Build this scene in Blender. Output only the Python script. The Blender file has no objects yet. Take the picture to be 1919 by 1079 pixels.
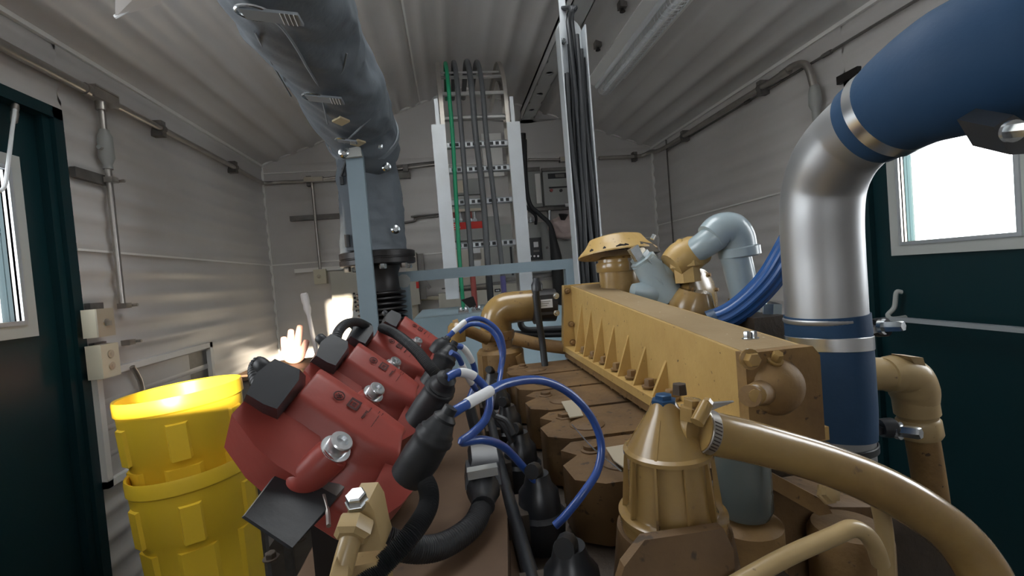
import bpy, bmesh, math, random
from mathutils import Vector, Matrix, noise
random.seed(7)
V = Vector
sc = bpy.context.scene
C = sc.collection
# ------------------------------------------------------------------ camera
W_, H_ = 1919.0, 1079.0
F_ = 850.0
CX, CY = W_ / 2, H_ / 2
CAMZ = 1.9
VPX, VPY, ROLL = 845.0, 525.0, math.radians(4.9)
Yc = V(((VPX - CX) / F_, -(VPY - CY) / F_, 1.0)).normalized()      # world Y in camera coords (right, up, forward)
Zc = V((-math.sin(ROLL), math.cos(ROLL), 0.0)); Zc = (Zc - Yc * Zc.dot(Yc)).normalized()
Xc = -(Yc.cross(Zc))                                               # (right, up, forward) is left-handed
if Xc.x < 0: Xc = -Xc
cam = bpy.data.cameras.new('camera'); camo = bpy.data.objects.new('camera', cam); C.objects.link(camo)
cam.sensor_width = 36.0; cam.lens = 36.0 * F_ / W_; cam.clip_start = 0.02; cam.clip_end = 100
def cam_axis(i): return V((Xc[i], Yc[i], Zc[i]))
r_, u_, f_ = cam_axis(0), cam_axis(1), cam_axis(2)
M3 = Matrix((r_, u_, -f_)).transposed()
camo.matrix_world = Matrix.Translation((0, 0, CAMZ)) @ M3.to_4x4()
sc.camera = camo
ORI = V((0, 0, CAMZ))
def ray(px, py):
    a, b = (px - CX) / F_, -(py - CY) / F_
    return r_ * a + u_ * b + f_
def P(px, py, Y):
    d = ray(px, py); return ORI + d * (Y / d.y)
def PX(px, py, X):
    d = ray(px, py); return ORI + d * (X / d.x)
def PZ(px, py, Z):
    d = ray(px, py); return ORI + d * ((Z - CAMZ) / d.z)
def PP(px, py, p0, n):
    d = ray(px, py); return ORI + d * ((p0 - ORI).dot(n) / d.dot(n))
def R(rpx, Y): return rpx * Y / F_
# ------------------------------------------------------------------ world, sun, exposure
sc.view_settings.view_transform = 'Standard'; sc.view_settings.look = 'None'
sc.view_settings.gamma = 1.0; sc.view_settings.use_curve_mapping = False
sc.view_settings.exposure = EXPOSURE = 0.58
sc.cycles.use_denoising = True
sc.cycles.max_bounces = 8; sc.cycles.diffuse_bounces = 5; sc.cycles.glossy_bounces = 4
sc.cycles.sample_clamp_indirect = 8
wd = bpy.data.worlds.new('sky'); sc.world = wd; wd.use_nodes = True
bg = wd.node_tree.nodes['Background']; bg.inputs[0].default_value = (0.93, 0.97, 1.0, 1); bg.inputs[1].default_value = 5.0
def light(kind, name, loc, energy, color=(1, 1, 1), direction=None, **kw):
    l = bpy.data.lights.new(name, kind); l.energy = energy; l.color = color
    for k, v in kw.items(): setattr(l, k, v)
    o = bpy.data.objects.new(name, l); C.objects.link(o); o.location = loc
    if direction is not None: o.rotation_euler = V(direction).to_track_quat('-Z', 'Y').to_euler()
    return o
SUN_DIR = V((-0.20, 1.0, -0.21))
light('SUN', 'sun', (3, -6, 5), 16.0, (1.0, 0.87, 0.68), SUN_DIR, angle=math.radians(0.8))
# ------------------------------------------------------------------ materials
MATS = {}
def mat(name, col, rough=0.5, metal=0.0, spec=0.5, var=0.0, col2=None, vscale=6.0, bump=0.0, bscale=40.0, speck=None, speck_scale=60.0, speck_amt=0.62, coat=0.0, emit=None, trans=0.0, alpha=None, aniso=None):
    m = bpy.data.materials.new(name); m.use_nodes = True
    nt = m.node_tree; b = nt.nodes['Principled BSDF']; L = nt.links
    b.inputs['Base Color'].default_value = (*col, 1); b.inputs['Roughness'].default_value = rough
    b.inputs['Metallic'].default_value = metal; b.inputs['Specular IOR Level'].default_value = spec
    if coat: b.inputs['Coat Weight'].default_value = coat; b.inputs['Coat Roughness'].default_value = 0.15
    tc = nt.nodes.new('ShaderNodeTexCoord'); src = None
    if col2 is not None:
        n = nt.nodes.new('ShaderNodeTexNoise'); n.inputs['Scale'].default_value = vscale; n.inputs['Detail'].default_value = 6; n.inputs['Roughness'].default_value = 0.6
        L.new(tc.outputs['Object'], n.inputs['Vector'])
        cr = nt.nodes.new('ShaderNodeValToRGB'); cr.color_ramp.elements[0].position = 0.5 - 0.5 * (1 - var) if var else 0.3; cr.color_ramp.elements[1].position = 0.72
        cr.color_ramp.elements[0].color = (*col, 1); cr.color_ramp.elements[1].color = (*col2, 1)
        L.new(n.outputs['Fac'], cr.inputs['Fac']); src = cr.outputs['Color']
    if speck is not None:
        n2 = nt.nodes.new('ShaderNodeTexNoise'); n2.inputs['Scale'].default_value = speck_scale; n2.inputs['Detail'].default_value = 3
        L.new(tc.outputs['Object'], n2.inputs['Vector'])
        c2 = nt.nodes.new('ShaderNodeValToRGB'); c2.color_ramp.elements[0].position = speck_amt; c2.color_ramp.elements[1].position = speck_amt + 0.06
        L.new(n2.outputs['Fac'], c2.inputs['Fac'])
        mx = nt.nodes.new('ShaderNodeMix'); mx.data_type = 'RGBA'
        L.new(c2.outputs['Color'], mx.inputs['Factor'])
        if src: L.new(src, mx.inputs['A'])
        else: mx.inputs['A'].default_value = (*col, 1)
        mx.inputs['B'].default_value = (*speck, 1); src = mx.outputs['Result']
    if src: L.new(src, b.inputs['Base Color'])
    if bump:
        n3 = nt.nodes.new('ShaderNodeTexNoise'); n3.inputs['Scale'].default_value = bscale; n3.inputs['Detail'].default_value = 5
        L.new(tc.outputs['Object'], n3.inputs['Vector'])
        bp = nt.nodes.new('ShaderNodeBump'); bp.inputs['Strength'].default_value = bump; bp.inputs['Distance'].default_value = 0.01
        L.new(n3.outputs['Fac'], bp.inputs['Height']); L.new(bp.outputs['Normal'], b.inputs['Normal'])
    MATS[name] = m
    return m
wallm = mat('painted sheet metal', (0.635, 0.615, 0.60), 0.34, spec=0.6, col2=(0.55, 0.525, 0.505), vscale=1.1, bump=0.06, bscale=9)
ceilm = mat('ceiling sheet metal', (0.68, 0.67, 0.665), 0.30, spec=0.65, col2=(0.58, 0.55, 0.525), vscale=0.9, bump=0.06, bscale=7)
trimm = mat('trim', (0.84, 0.83, 0.80), 0.45)
floorm = mat('concrete floor', (0.12, 0.11, 0.10), 0.8, col2=(0.07, 0.065, 0.06), vscale=4)
greenm = mat('dark green door paint', (0.006, 0.030, 0.036), 0.32, spec=0.35, bump=0.04, bscale=6)
winfm = mat('window frame grey', (0.50, 0.52, 0.50), 0.45)
steelm = mat('galvanised conduit', (0.52, 0.50, 0.46), 0.32, metal=0.9, col2=(0.40, 0.37, 0.34), vscale=8)
strutm = mat('dull strut', (0.24, 0.23, 0.22), 0.5, metal=0.6, col2=(0.14, 0.13, 0.12), vscale=9)
alum = mat('aluminium tray', (0.62, 0.66, 0.70), 0.42, metal=0.55, col2=(0.55, 0.58, 0.60), vscale=5)
trayin = mat('tray inside', (0.50, 0.50, 0.49), 0.5, metal=0.3)
chrome = mat('zinc plated steel', (0.70, 0.74, 0.76), 0.25, metal=0.95, col2=(0.45, 0.48, 0.5), vscale=60)
brush = mat('brushed stainless', (0.44, 0.45, 0.46), 0.46, metal=0.95, col2=(0.46, 0.47, 0.48), vscale=3, bump=0.05, bscale=14)
band = mat('stainless band', (0.72, 0.74, 0.76), 0.28, metal=1.0)
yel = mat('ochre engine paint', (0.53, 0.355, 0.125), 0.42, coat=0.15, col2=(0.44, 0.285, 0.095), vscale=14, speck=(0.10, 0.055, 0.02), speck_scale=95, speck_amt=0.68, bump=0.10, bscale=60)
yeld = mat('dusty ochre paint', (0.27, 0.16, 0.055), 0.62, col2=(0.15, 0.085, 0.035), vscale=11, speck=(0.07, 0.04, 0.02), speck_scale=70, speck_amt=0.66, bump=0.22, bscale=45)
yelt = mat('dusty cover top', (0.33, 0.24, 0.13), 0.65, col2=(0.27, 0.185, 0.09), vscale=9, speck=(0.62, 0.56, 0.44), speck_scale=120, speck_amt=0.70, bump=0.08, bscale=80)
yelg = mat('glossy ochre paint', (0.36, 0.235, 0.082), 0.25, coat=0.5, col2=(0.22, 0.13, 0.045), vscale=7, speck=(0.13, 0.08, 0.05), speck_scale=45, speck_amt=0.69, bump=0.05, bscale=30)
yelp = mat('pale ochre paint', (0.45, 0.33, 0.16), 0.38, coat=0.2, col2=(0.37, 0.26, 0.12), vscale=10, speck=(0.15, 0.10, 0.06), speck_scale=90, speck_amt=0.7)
yelx = mat('grimy ochre casting', (0.185, 0.105, 0.040), 0.62, col2=(0.085, 0.048, 0.022), vscale=8, speck=(0.05, 0.03, 0.015), speck_scale=60, speck_amt=0.62, bump=0.35, bscale=28)  # grime, with the base colour also lowered to hold the deck in shade
brn = mat('brown dusty cover', (0.150, 0.086, 0.044), 0.7, col2=(0.095, 0.054, 0.030), vscale=7, speck=(0.07, 0.045, 0.03), speck_scale=28, speck_amt=0.70)
red = mat('red coil resin', (0.34, 0.060, 0.046), 0.40, spec=0.4, col2=(0.29, 0.05, 0.04), vscale=5, bump=0.03, bscale=90)
blk = mat('black rubber', (0.017, 0.019, 0.022), 0.5, spec=0.45, bump=0.08, bscale=60)
blkp = mat('black plastic', (0.022, 0.025, 0.030), 0.34, spec=0.55, bump=0.04, bscale=30)
blkd = mat('sooty metal', (0.02, 0.018, 0.018), 0.42, metal=0.3, spec=0.5)
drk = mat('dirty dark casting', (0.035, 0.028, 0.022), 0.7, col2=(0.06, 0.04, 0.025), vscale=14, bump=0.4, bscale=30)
mark = mat('ink', (0.06, 0.012, 0.012), 0.6)
bluei = mat('blue ignition jacket', (0.028, 0.085, 0.34), 0.30, spec=0.6, coat=0.3, bump=0.04, bscale=120)
blues = mat('blue silicone', (0.016, 0.050, 0.110), 0.65, spec=0.3, col2=(0.020, 0.060, 0.128), vscale=5, bump=0.10, bscale=35)
blueh = mat('blue water hose', (0.012, 0.07, 0.24), 0.35, spec=0.5, coat=0.2)
bluet = mat('navy hose end', (0.018, 0.055, 0.12), 0.5)
bluc = mat('blue cap', (0.02, 0.07, 0.16), 0.35, metal=0.3)
bkt = mat('yellow polyethylene', (0.82, 0.56, 0.035), 0.38, spec=0.45, col2=(0.78, 0.52, 0.04), vscale=3, bump=0.02, bscale=20)
frame = mat('blue grey steel paint', (0.20, 0.26, 0.30), 0.42, spec=0.5, col2=(0.175, 0.23, 0.265), vscale=6)
skid = mat('pale blue enclosure paint', (0.40, 0.53, 0.60), 0.5, col2=(0.37, 0.50, 0.57), vscale=3)
fit = mat('grey blue fitting paint', (0.34, 0.42, 0.45), 0.28, coat=0.4, col2=(0.30, 0.37, 0.40), vscale=12)
cream = mat('beige panel', (0.52, 0.50, 0.43), 0.5, col2=(0.47, 0.45, 0.39), vscale=2)
greyp = mat('grey enclosure', (0.36, 0.37, 0.35), 0.5, col2=(0.31, 0.32, 0.31), vscale=3)
white = mat('white label', (0.78, 0.80, 0.82), 0.5)
ivory = mat('ivory plastic', (0.70, 0.66, 0.52), 0.45)
silvb = mat('blank cover plate', (0.55, 0.50, 0.40), 0.4, metal=0.4)
redp = mat('breaker red', (0.70, 0.03, 0.02), 0.45)
greenc = mat('green cable jacket', (0.01, 0.26, 0.12), 0.4)
greyc = mat('grey cable jacket', (0.085, 0.09, 0.095), 0.45)
redc = mat('brown red tape', (0.30, 0.06, 0.05), 0.5)
purpc = mat('violet tape', (0.09, 0.08, 0.22), 0.5)
blanket = mat('slate insulation fabric', (0.120, 0.140, 0.160), 0.62, spec=0.4, col2=(0.085, 0.098, 0.112), vscale=4, speck=(0.045, 0.04, 0.038), speck_scale=3.2, speck_amt=0.66, bump=0.5, bscale=14)
strapm = mat('grey strap', (0.16, 0.18, 0.20), 0.6)
stitch = mat('pale thread', (0.55, 0.55, 0.54), 0.7)
tan = mat('tan patch', (0.42, 0.35, 0.22), 0.7)
plast = mat('pale pink plastic film', (0.60, 0.48, 0.46), 0.4, bump=0.4, bscale=30)
glovem = mat('pale pink glove rubber', (0.80, 0.42, 0.34), 0.5)
kraft = mat('white lacquer', (0.80, 0.76, 0.74), 0.35)
lampw = mat('white lamp housing', (0.85, 0.85, 0.83), 0.4)
def glass_mat():
    m = bpy.data.materials.new('window glass'); m.use_nodes = True; nt = m.node_tree; nt.nodes.clear()
    o = nt.nodes.new('ShaderNodeOutputMaterial'); mx = nt.nodes.new('ShaderNodeMixShader'); t = nt.nodes.new('ShaderNodeBsdfTransparent'); g = nt.nodes.new('ShaderNodeBsdfGlossy')
    g.inputs['Roughness'].default_value = 0.03; mx.inputs[0].default_value = 0.06
    nt.links.new(t.outputs[0], mx.inputs[1]); nt.links.new(g.outputs[0], mx.inputs[2]); nt.links.new(mx.outputs[0], o.inputs[0]); return m
glass = glass_mat()
# ------------------------------------------------------------------ helpers
ROOT = {}
def obj(name, bm, m, parent=None, smooth=True, angle=38, bevel=0.0, seg=2, recalc=True):
    """link a bmesh given in world coordinates as one mesh object"""
    if bevel:
        try:
            ed = [e for e in bm.edges if len(e.link_faces) == 2 and e.calc_face_angle(0) > 0.45]
            bmesh.ops.bevel(bm, geom=ed, offset=bevel, offset_type='OFFSET', segments=seg, profile=0.6, affect='EDGES', clamp_overlap=True)
        except Exception: pass
    if recalc: bmesh.ops.recalc_face_normals(bm, faces=bm.faces)
    if parent is not None: off = ROOT[parent.name]
    else:
        lo = V((min(v.co.x for v in bm.verts), min(v.co.y for v in bm.verts), min(v.co.z for v in bm.verts)))
        hi = V((max(v.co.x for v in bm.verts), max(v.co.y for v in bm.verts), max(v.co.z for v in bm.verts)))
        off = V(((lo.x + hi.x) / 2, (lo.y + hi.y) / 2, lo.z))
    bmesh.ops.translate(bm, vec=-off, verts=bm.verts)
    me = bpy.data.meshes.new(name); bm.to_mesh(me); bm.free()
    for x in (m if isinstance(m, (list, tuple)) else [m]): me.materials.append(x)
    if smooth:
        for p in me.polygons: p.use_smooth = True
        me.set_sharp_from_angle(angle=math.radians(angle))
    o = bpy.data.objects.new(name, me); C.objects.link(o)
    if parent is not None: o.parent = parent
    else: o.location = off
    ROOT[o.name] = off
    return o
def tag(o, label, cat, group=None):
    o['label'] = label; o['category'] = cat
    if group: o['group'] = group
    return o
def thing(name, loc, label, cat, group=None):
    o = bpy.data.objects.new(name, None); C.objects.link(o); o.location = loc; ROOT[o.name] = V(loc)
    o.empty_display_size = 0.05
    return tag(o, label, cat, group)
def st(o): o['kind'] = 'structure'; return o
def copy_tree(o, parent=None):
    c = o.copy(); C.objects.link(c); ROOT[c.name] = ROOT[o.name]
    if parent is not None: c.parent = parent
    for ch in list(o.children): copy_tree(ch, c)
    return c
def NB(): return bmesh.new()
def cr(points, n=8):
    pts = [V(p) for p in points]
    if len(pts) < 3: 
        return [pts[0].lerp(pts[-1], i / n) for i in range(n + 1)]
    ex = [pts[0] * 2 - pts[1]] + pts + [pts[-1] * 2 - pts[-2]]; out = []
    for i in range(1, len(ex) - 2):
        p0, p1, p2, p3 = ex[i - 1:i + 3]
        for k in range(n):
            t = k / n
            out.append(0.5 * ((2 * p1) + (p2 - p0) * t + (2 * p0 - 5 * p1 + 4 * p2 - p3) * t * t + (3 * p1 - p0 - 3 * p2 + p3) * t ** 3))
    out.append(pts[-1]); return out
def interp(rs, t):
    x = t * (len(rs) - 1); i = min(int(x), len(rs) - 2); return rs[i] + (rs[i + 1] - rs[i]) * (x - i)
def tube(bm, pts, r, n=8, seg=14, wav=None, cap=True, smooth=True, raw=False, fn=None):
    """sweep a circle along a smooth path; r number or list; wav=(count, amp) corrugates"""
    path = [V(p) for p in pts] if raw else cr(pts, n)
    if wav:
        m = wav[0] * 4; L = len(path); path2 = []
        for i in range(m + 1):
            x = i / m * (L - 1); k = min(int(x), L - 2); path2.append(path[k].lerp(path[k + 1], x - k))
        path = path2
    N = len(path); T = []
    for i in range(N):
        a = path[max(i - 1, 0)]; b = path[min(i + 1, N - 1)]
        t = (b - a); T.append(t.normalized() if t.length > 1e-9 else V((0, 0, 1)))
    up = V((0, 0, 1)) if abs(T[0].z) < 0.9 else V((1, 0, 0))
    u = (up - T[0] * up.dot(T[0])).normalized(); rings = []
    for i in range(N):
        u = (u - T[i] * u.dot(T[i])); u.normalize(); v = T[i].cross(u)
        t = i / (N - 1); rr = interp(r, t) if isinstance(r, (list, tuple)) else r
        if wav: rr *= (1 + wav[1] * (1, 0.35, -1, 0.35)[i % 4])
        ring = []
        for k in range(seg):
            a = 2 * math.pi * k / seg; q = rr
            if fn: q = rr * fn(t, a, path[i])
            ring.append(bm.verts.new(path[i] + u * (math.cos(a) * q) + v * (math.sin(a) * q)))
        rings.append(ring)
    for i in range(N - 1):
        for k in range(seg):
            bm.faces.new((rings[i][k], rings[i][(k + 1) % seg], rings[i + 1][(k + 1) % seg], rings[i + 1][k]))
    if cap:
        bm.faces.new(list(reversed(rings[0]))); bm.faces.new(rings[-1])
    return path
def basis(d):
    d = V(d).normalized(); up = V((0, 0, 1)) if abs(d.z) < 0.95 else V((0, 1, 0))
    u = up.cross(d).normalized(); return u, d.cross(u).normalized(), d
def lathe(bm, o, d, prof, seg=28, cap=True, sx=1.0, phase=0.0):
    """prof = [(radius, height along d)]"""
    u, v, w = basis(d); o = V(o); rings = []
    for (r, h) in prof:
        rings.append([bm.verts.new(o + w * h + u * (math.cos(2 * math.pi * k / seg + phase) * r) + v * (math.sin(2 * math.pi * k / seg + phase) * r * sx)) for k in range(seg)])
    for i in range(len(rings) - 1):
        for k in range(seg):
            bm.faces.new((rings[i][k], rings[i][(k + 1) % seg], rings[i + 1][(k + 1) % seg], rings[i + 1][k]))
    if cap:
        bm.faces.new(list(reversed(rings[0]))); bm.faces.new(rings[-1])
def cyl(bm, a, b, r, seg=16, r2=None):
    a, b = V(a), V(b); lathe(bm, a, b - a, [(r, 0), (r2 if r2 is not None else r, (b - a).length)], seg)
def hexhead(bm, o, d, r, h, washer=True, seg=6):
    u, v, w = basis(d); o = V(o)
    if washer: lathe(bm, o, w, [(r * 1.45, 0), (r * 1.45, h * 0.22)], 20); o = o + w * h * 0.2
    lathe(bm, o, w, [(r, 0), (r, h * 0.85), (r * 0.86, h)], seg)
def prism(bm, pts, ext):
    """polygon extruded by a vector"""
    a = [bm.verts.new(V(p)) for p in pts]; b = [bm.verts.new(V(p) + V(ext)) for p in pts]; n = len(a)
    bm.faces.new(a); bm.faces.new(list(reversed(b)))
    for i in range(n): bm.faces.new((a[i], b[i], b[(i + 1) % n], a[(i + 1) % n]))
def box(bm, lo, hi, rot=None, piv=None):
    vs = []
    for x in (lo[0], hi[0]):
        for y in (lo[1], hi[1]):
            for z in (lo[2], hi[2]):
                p = V((x, y, z))
                if rot is not None: p = rot @ (p - piv) + piv
                vs.append(bm.verts.new(p))
    for f in ((0, 1, 3, 2), (4, 6, 7, 5), (0, 4, 5, 1), (2, 3, 7, 6), (0, 2, 6, 4), (1, 5, 7, 3)): bm.faces.new([vs[i] for i in f])
def bar(bm, a, b, w, h, up=(0, 0, 1)):
    """rectangular bar between two points, w across, h along up"""
    a, b = V(a), V(b); d = (b - a).normalized(); s = d.cross(V(up)).normalized(); t = s.cross(d)
    q = [s * (w / 2) * i + t * (h / 2) * j for i, j in ((-1, -1), (1, -1), (1, 1), (-1, 1))]
    prism(bm, [a + k for k in q], b - a)
def rect(x0, y0, x1, y1, Y, depth=0.05):
    """axis-aligned world box whose front face at Y fills the picture rectangle about its centre"""
    c = P((x0 + x1) / 2, (y0 + y1) / 2, Y); w = R(abs(x1 - x0) / 2, Y); h = R(abs(y1 - y0) / 2, Y)
    return (c.x - w, Y, c.z - h), (c.x + w, Y + depth, c.z + h)
def rbox(bm, *a): box(bm, *rect(*a))
def one(name, builder, m, label=None, cat=None, group=None, parent=None, **kw):
    bm = NB(); builder(bm); o = obj(name, bm, m, parent, **kw)
    if label: tag(o, label, cat, group)
    return o
# ------------------------------------------------------------------ the room
YF = 4.2
XL = P(505, 480, YF).x; XR = P(1229, 380, YF).x
ZE = (P(495, 322, YF).z + P(1218, 265, YF).z) / 2
ap = P(848, 162, YF); XA, ZA = (XL + XR) / 2, ap.z
YB = -1.6
NEARW = 1.0
def ribbed(bm, a, b, y0, y1, nrm, pitch=0.115, amp=0.013, axis=(0, 1, 0)):
    """sheet with soft ribs running along axis; a->b is the profile direction at distance y0 .. y1"""
    a, b, nrm, ax = V(a), V(b), V(nrm), V(axis); L = (b - a).length; n = max(2, int(L / pitch * 8)); rows = []
    for i in range(n + 1):
        s = i / n * L; ph = (s / pitch) % 1.0
        h = amp * (0.5 + 0.5 * math.cos(2 * math.pi * ph)) ** 2
        p = a.lerp(b, i / n) + nrm * h
        rows.append((bm.verts.new(p + ax * y0), bm.verts.new(p + ax * y1)))
    for i in range(n): bm.faces.new((rows[i][0], rows[i + 1][0], rows[i + 1][1], rows[i][1]))
# door openings
ZS = 0.0
LD_Y1 = PX(133, 420, XL).y; LD_Y0 = LD_Y1 - 1.05; LD_Z = PX(134, 217, XL).z
RD_Y1 = PX(1606, 500, XR).y; RD_Y0 = RD_Y1 - 1.05; RD_Z = LD_Z
OPEN = {1: (0.10, 1.00, 2.05, 3.05), -1: (0.50, 0.97, 1.75, 2.95)}   # unseen openings added to let in more sky light: y0, y1, z0, z1
def side_wall(name, X, s, y0d, y1d, zd):
    bm = NB(); oy0, oy1, oz0, oz1 = OPEN[s]
    ribbed(bm, (X, 0, ZS), (X, 0, ZE), y1d, YF, (s, 0, 0))
    ribbed(bm, (X, 0, zd), (X, 0, ZE), y0d, y1d, (s, 0, 0))
    for (ya, yb, za, zb__) in ((YB, oy0, ZS, ZE), (oy1, y0d, ZS, ZE), (oy0, oy1, ZS, oz0), (oy0, oy1, oz1, ZE)): ribbed(bm, (X, 0, za), (X, 0, zb__), ya, yb, (s, 0, 0))
    for (ya, yb, za, zb__) in ((y1d, YF, ZS, ZE), (y0d, y1d, zd, ZE), (YB, oy0, ZS, ZE), (oy1, y0d, ZS, ZE), (oy0, oy1, ZS, oz0), (oy0, oy1, oz1, ZE)):
        box(bm, (min(X - s * 0.004, X - s * 0.13), ya, za), (max(X - s * 0.004, X - s * 0.13), yb, zb__ + (.02 if zb__ == ZE else 0)))
    return st(obj(name, bm, wallm, recalc=False, angle=60))
side_wall('wall_left', XL, 1, LD_Y0, LD_Y1, LD_Z)
side_wall('wall_right', XR, -1, RD_Y0, RD_Y1, RD_Z)
bm = NB()
n = int((ZE - ZS) / 0.115 * 8)
ribbed(bm, (0, YF, ZS), (0, YF, ZE), XL, XR, (0, -1, 0), pitch=0.15, amp=0.008, axis=(1, 0, 0))
g = [bm.verts.new(p) for p in ((XL, YF, ZE), (XA, YF, ZA), (XR, YF, ZE))]; bm.faces.new(g)
box(bm, (XL - .1, YF + .004, ZS), (XR + .1, YF + .1, ZE + .02))
st(obj('wall_far', bm, wallm, recalc=False, angle=60))
SKX0, SKX1, SKY0, SKY1 = -.60, .70, 0.85, 1.80    # roof opening added out of view to bring in top light
def zroof(x): return ZA + (ZE - ZA) * (abs(x - XA) / (XA - XL))
def slope(name, x0, x1, z0, z1):
    bm = NB(); d = V((x1 - x0, 0, z1 - z0)); nr = V((d.z, 0, -d.x)).normalized()
    if nr.z > 0: nr = -nr
    xs = SKX0 if x0 < XA - .5 else SKX1
    def piece(xa, xb, ya, yb):
        A_, B_ = V((xa, 0, zroof(xa))), V((xb, 0, zroof(xb)))
        ribbed(bm, A_, B_, ya, yb, nr, pitch=0.16, amp=0.020)
        Y_ = V((0, ya, 0)); prism(bm, [A_ + Y_ - nr * .004, B_ + Y_ - nr * .004, B_ + Y_ - nr * .09, A_ + Y_ - nr * .09], (0, yb - ya, 0))
    piece(x0, x1, YB, SKY0); piece(x0, x1, SKY1, YF)
    piece(x0, xs, SKY0, SKY1) if x0 < XA - .5 else piece(xs, x1, SKY0, SKY1)
    return st(obj(name, bm, ceilm, recalc=False, angle=60))
slope('ceiling', XL - 0.02, XA, ZE, ZA); slope('ceiling', XA, XR + 0.02, ZA, ZE)
bm = NB(); kz = zroof(SKX1) + .02
for (a, b, c, d) in ((SKX0 - .05, SKX0, SKY0 - .05, SKY1 + .05), (SKX1, SKX1 + .05, SKY0 - .05, SKY1 + .05), (SKX0, SKX1, SKY0 - .05, SKY0), (SKX0, SKX1, SKY1, SKY1 + .05)): box(bm, (a, c, kz), (b, d, ZA + .42))
st(obj('ceiling', bm, trimm, smooth=False))  # unseen kerb added to keep the low sun out of the roof opening
bm = NB(); box(bm, (XL - .1, YB, -0.08), (XR + .1, YF + .1, 0.0)); st(obj('floor', bm, floorm, smooth=False))
# near wall behind the photographer: two unseen openings added to aim the low sun
bm = NB(); y0, y1 = YB - .08, YB
W1 = (-.52, .02, CAMZ + .325, CAMZ + .72); W2_ = (.07, .29, CAMZ + .66, CAMZ + 1.28)
for (a, b, c, d) in ((XL - .1, W1[0], 0, ZE), (W1[0], W1[1], 0, W1[2]), (W1[0], W1[1], W1[3], ZE), (W1[1], W2_[0], 0, ZE), (W2_[0], W2_[1], 0, W2_[2]), (W2_[0], W2_[1], W2_[3], ZE), (W2_[1], XR + .1, 0, ZE)):
    box(bm, (a, y0, c), (b, y1, d))
prism(bm, [(XL - .1, y0, ZE), (XR + .1, y0, ZE), (XA, y0, ZA)], (0, y1 - y0, 0))
st(obj('wall_near', bm, wallm, smooth=False))
# trims: corner angles, panel seams, eave angles
def trim(a, b, w=0.022, t=0.006, up=(0, 0, 1), m=trimm):
    k = trim.k = getattr(trim, 'k', 0) + 1
    bm = NB(); bar(bm, a, b, w, t, up); return st(obj('trim_%d' % k, bm, m, smooth=False))
zs = PX(131, 467, XL).z; zs2 = P(600, 489, YF).z; zsr = P(1170, 427, YF).z
trim((XL + .012, LD_Y1, zs), (XL + .012, YF, zs), 0.006, 0.010)
trim((XL, YF - .011, zs), (XR, YF - .011, zs), 0.006, 0.012)
trim((XR - .012, RD_Y1, zsr), (XR - .012, YF, zsr), 0.006, 0.010)
trim((XL + .010, YF - .010, 0), (XL + .010, YF - .010, ZE), 0.016, 0.016, (0, 1, 0))
trim((XR - .010, YF - .010, 0), (XR - .010, YF - .010, ZE), 0.022, 0.022, (0, 1, 0))
trim((XL, YF - .012, ZE - .004), (XA, YF - .012, ZA - .010), 0.020, 0.014); trim((XA, YF - .012, ZA - .010), (XR, YF - .012, ZE - .004), 0.020, 0.014)
trim((XL, YF - .008, ZE - .075), (XR, YF - .008, ZE - .075), 0.010, 0.008)
trim((XL + .012, YB, ZE - .012), (XL + .012, YF, ZE - .012), 0.020, 0.020); trim((XR - .012, YB, ZE - .012), (XR - .012, YF, ZE - .012), 0.020, 0.020)
# ceiling laps
def onceil(px, py, side, lift=0.02):
    x0, x1, z0, z1 = (XL, XA, ZE, ZA) if side < 0 else (XR, XA, ZE, ZA)
    d = V((x1 - x0, 0, z1 - z0)).normalized(); nr = V((d.z, 0, -d.x)).normalized()
    if nr.z > 0: nr = -nr
    return PP(px, py, V((x0, 0, z0)) + nr * lift, nr), nr
a, nr = onceil(1170, 147, 1, .014); b, _ = onceil(1285, 15, 1, .014)
b = V((a.x, 0.6, a.z)); trim(a, b, .012, .006, nr)
a, nr = onceil(783, 170, -1, .014); trim(V((a.x, YF - .02, a.z)), V((a.x, 0.6, a.z)), .012, .006, nr)

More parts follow.
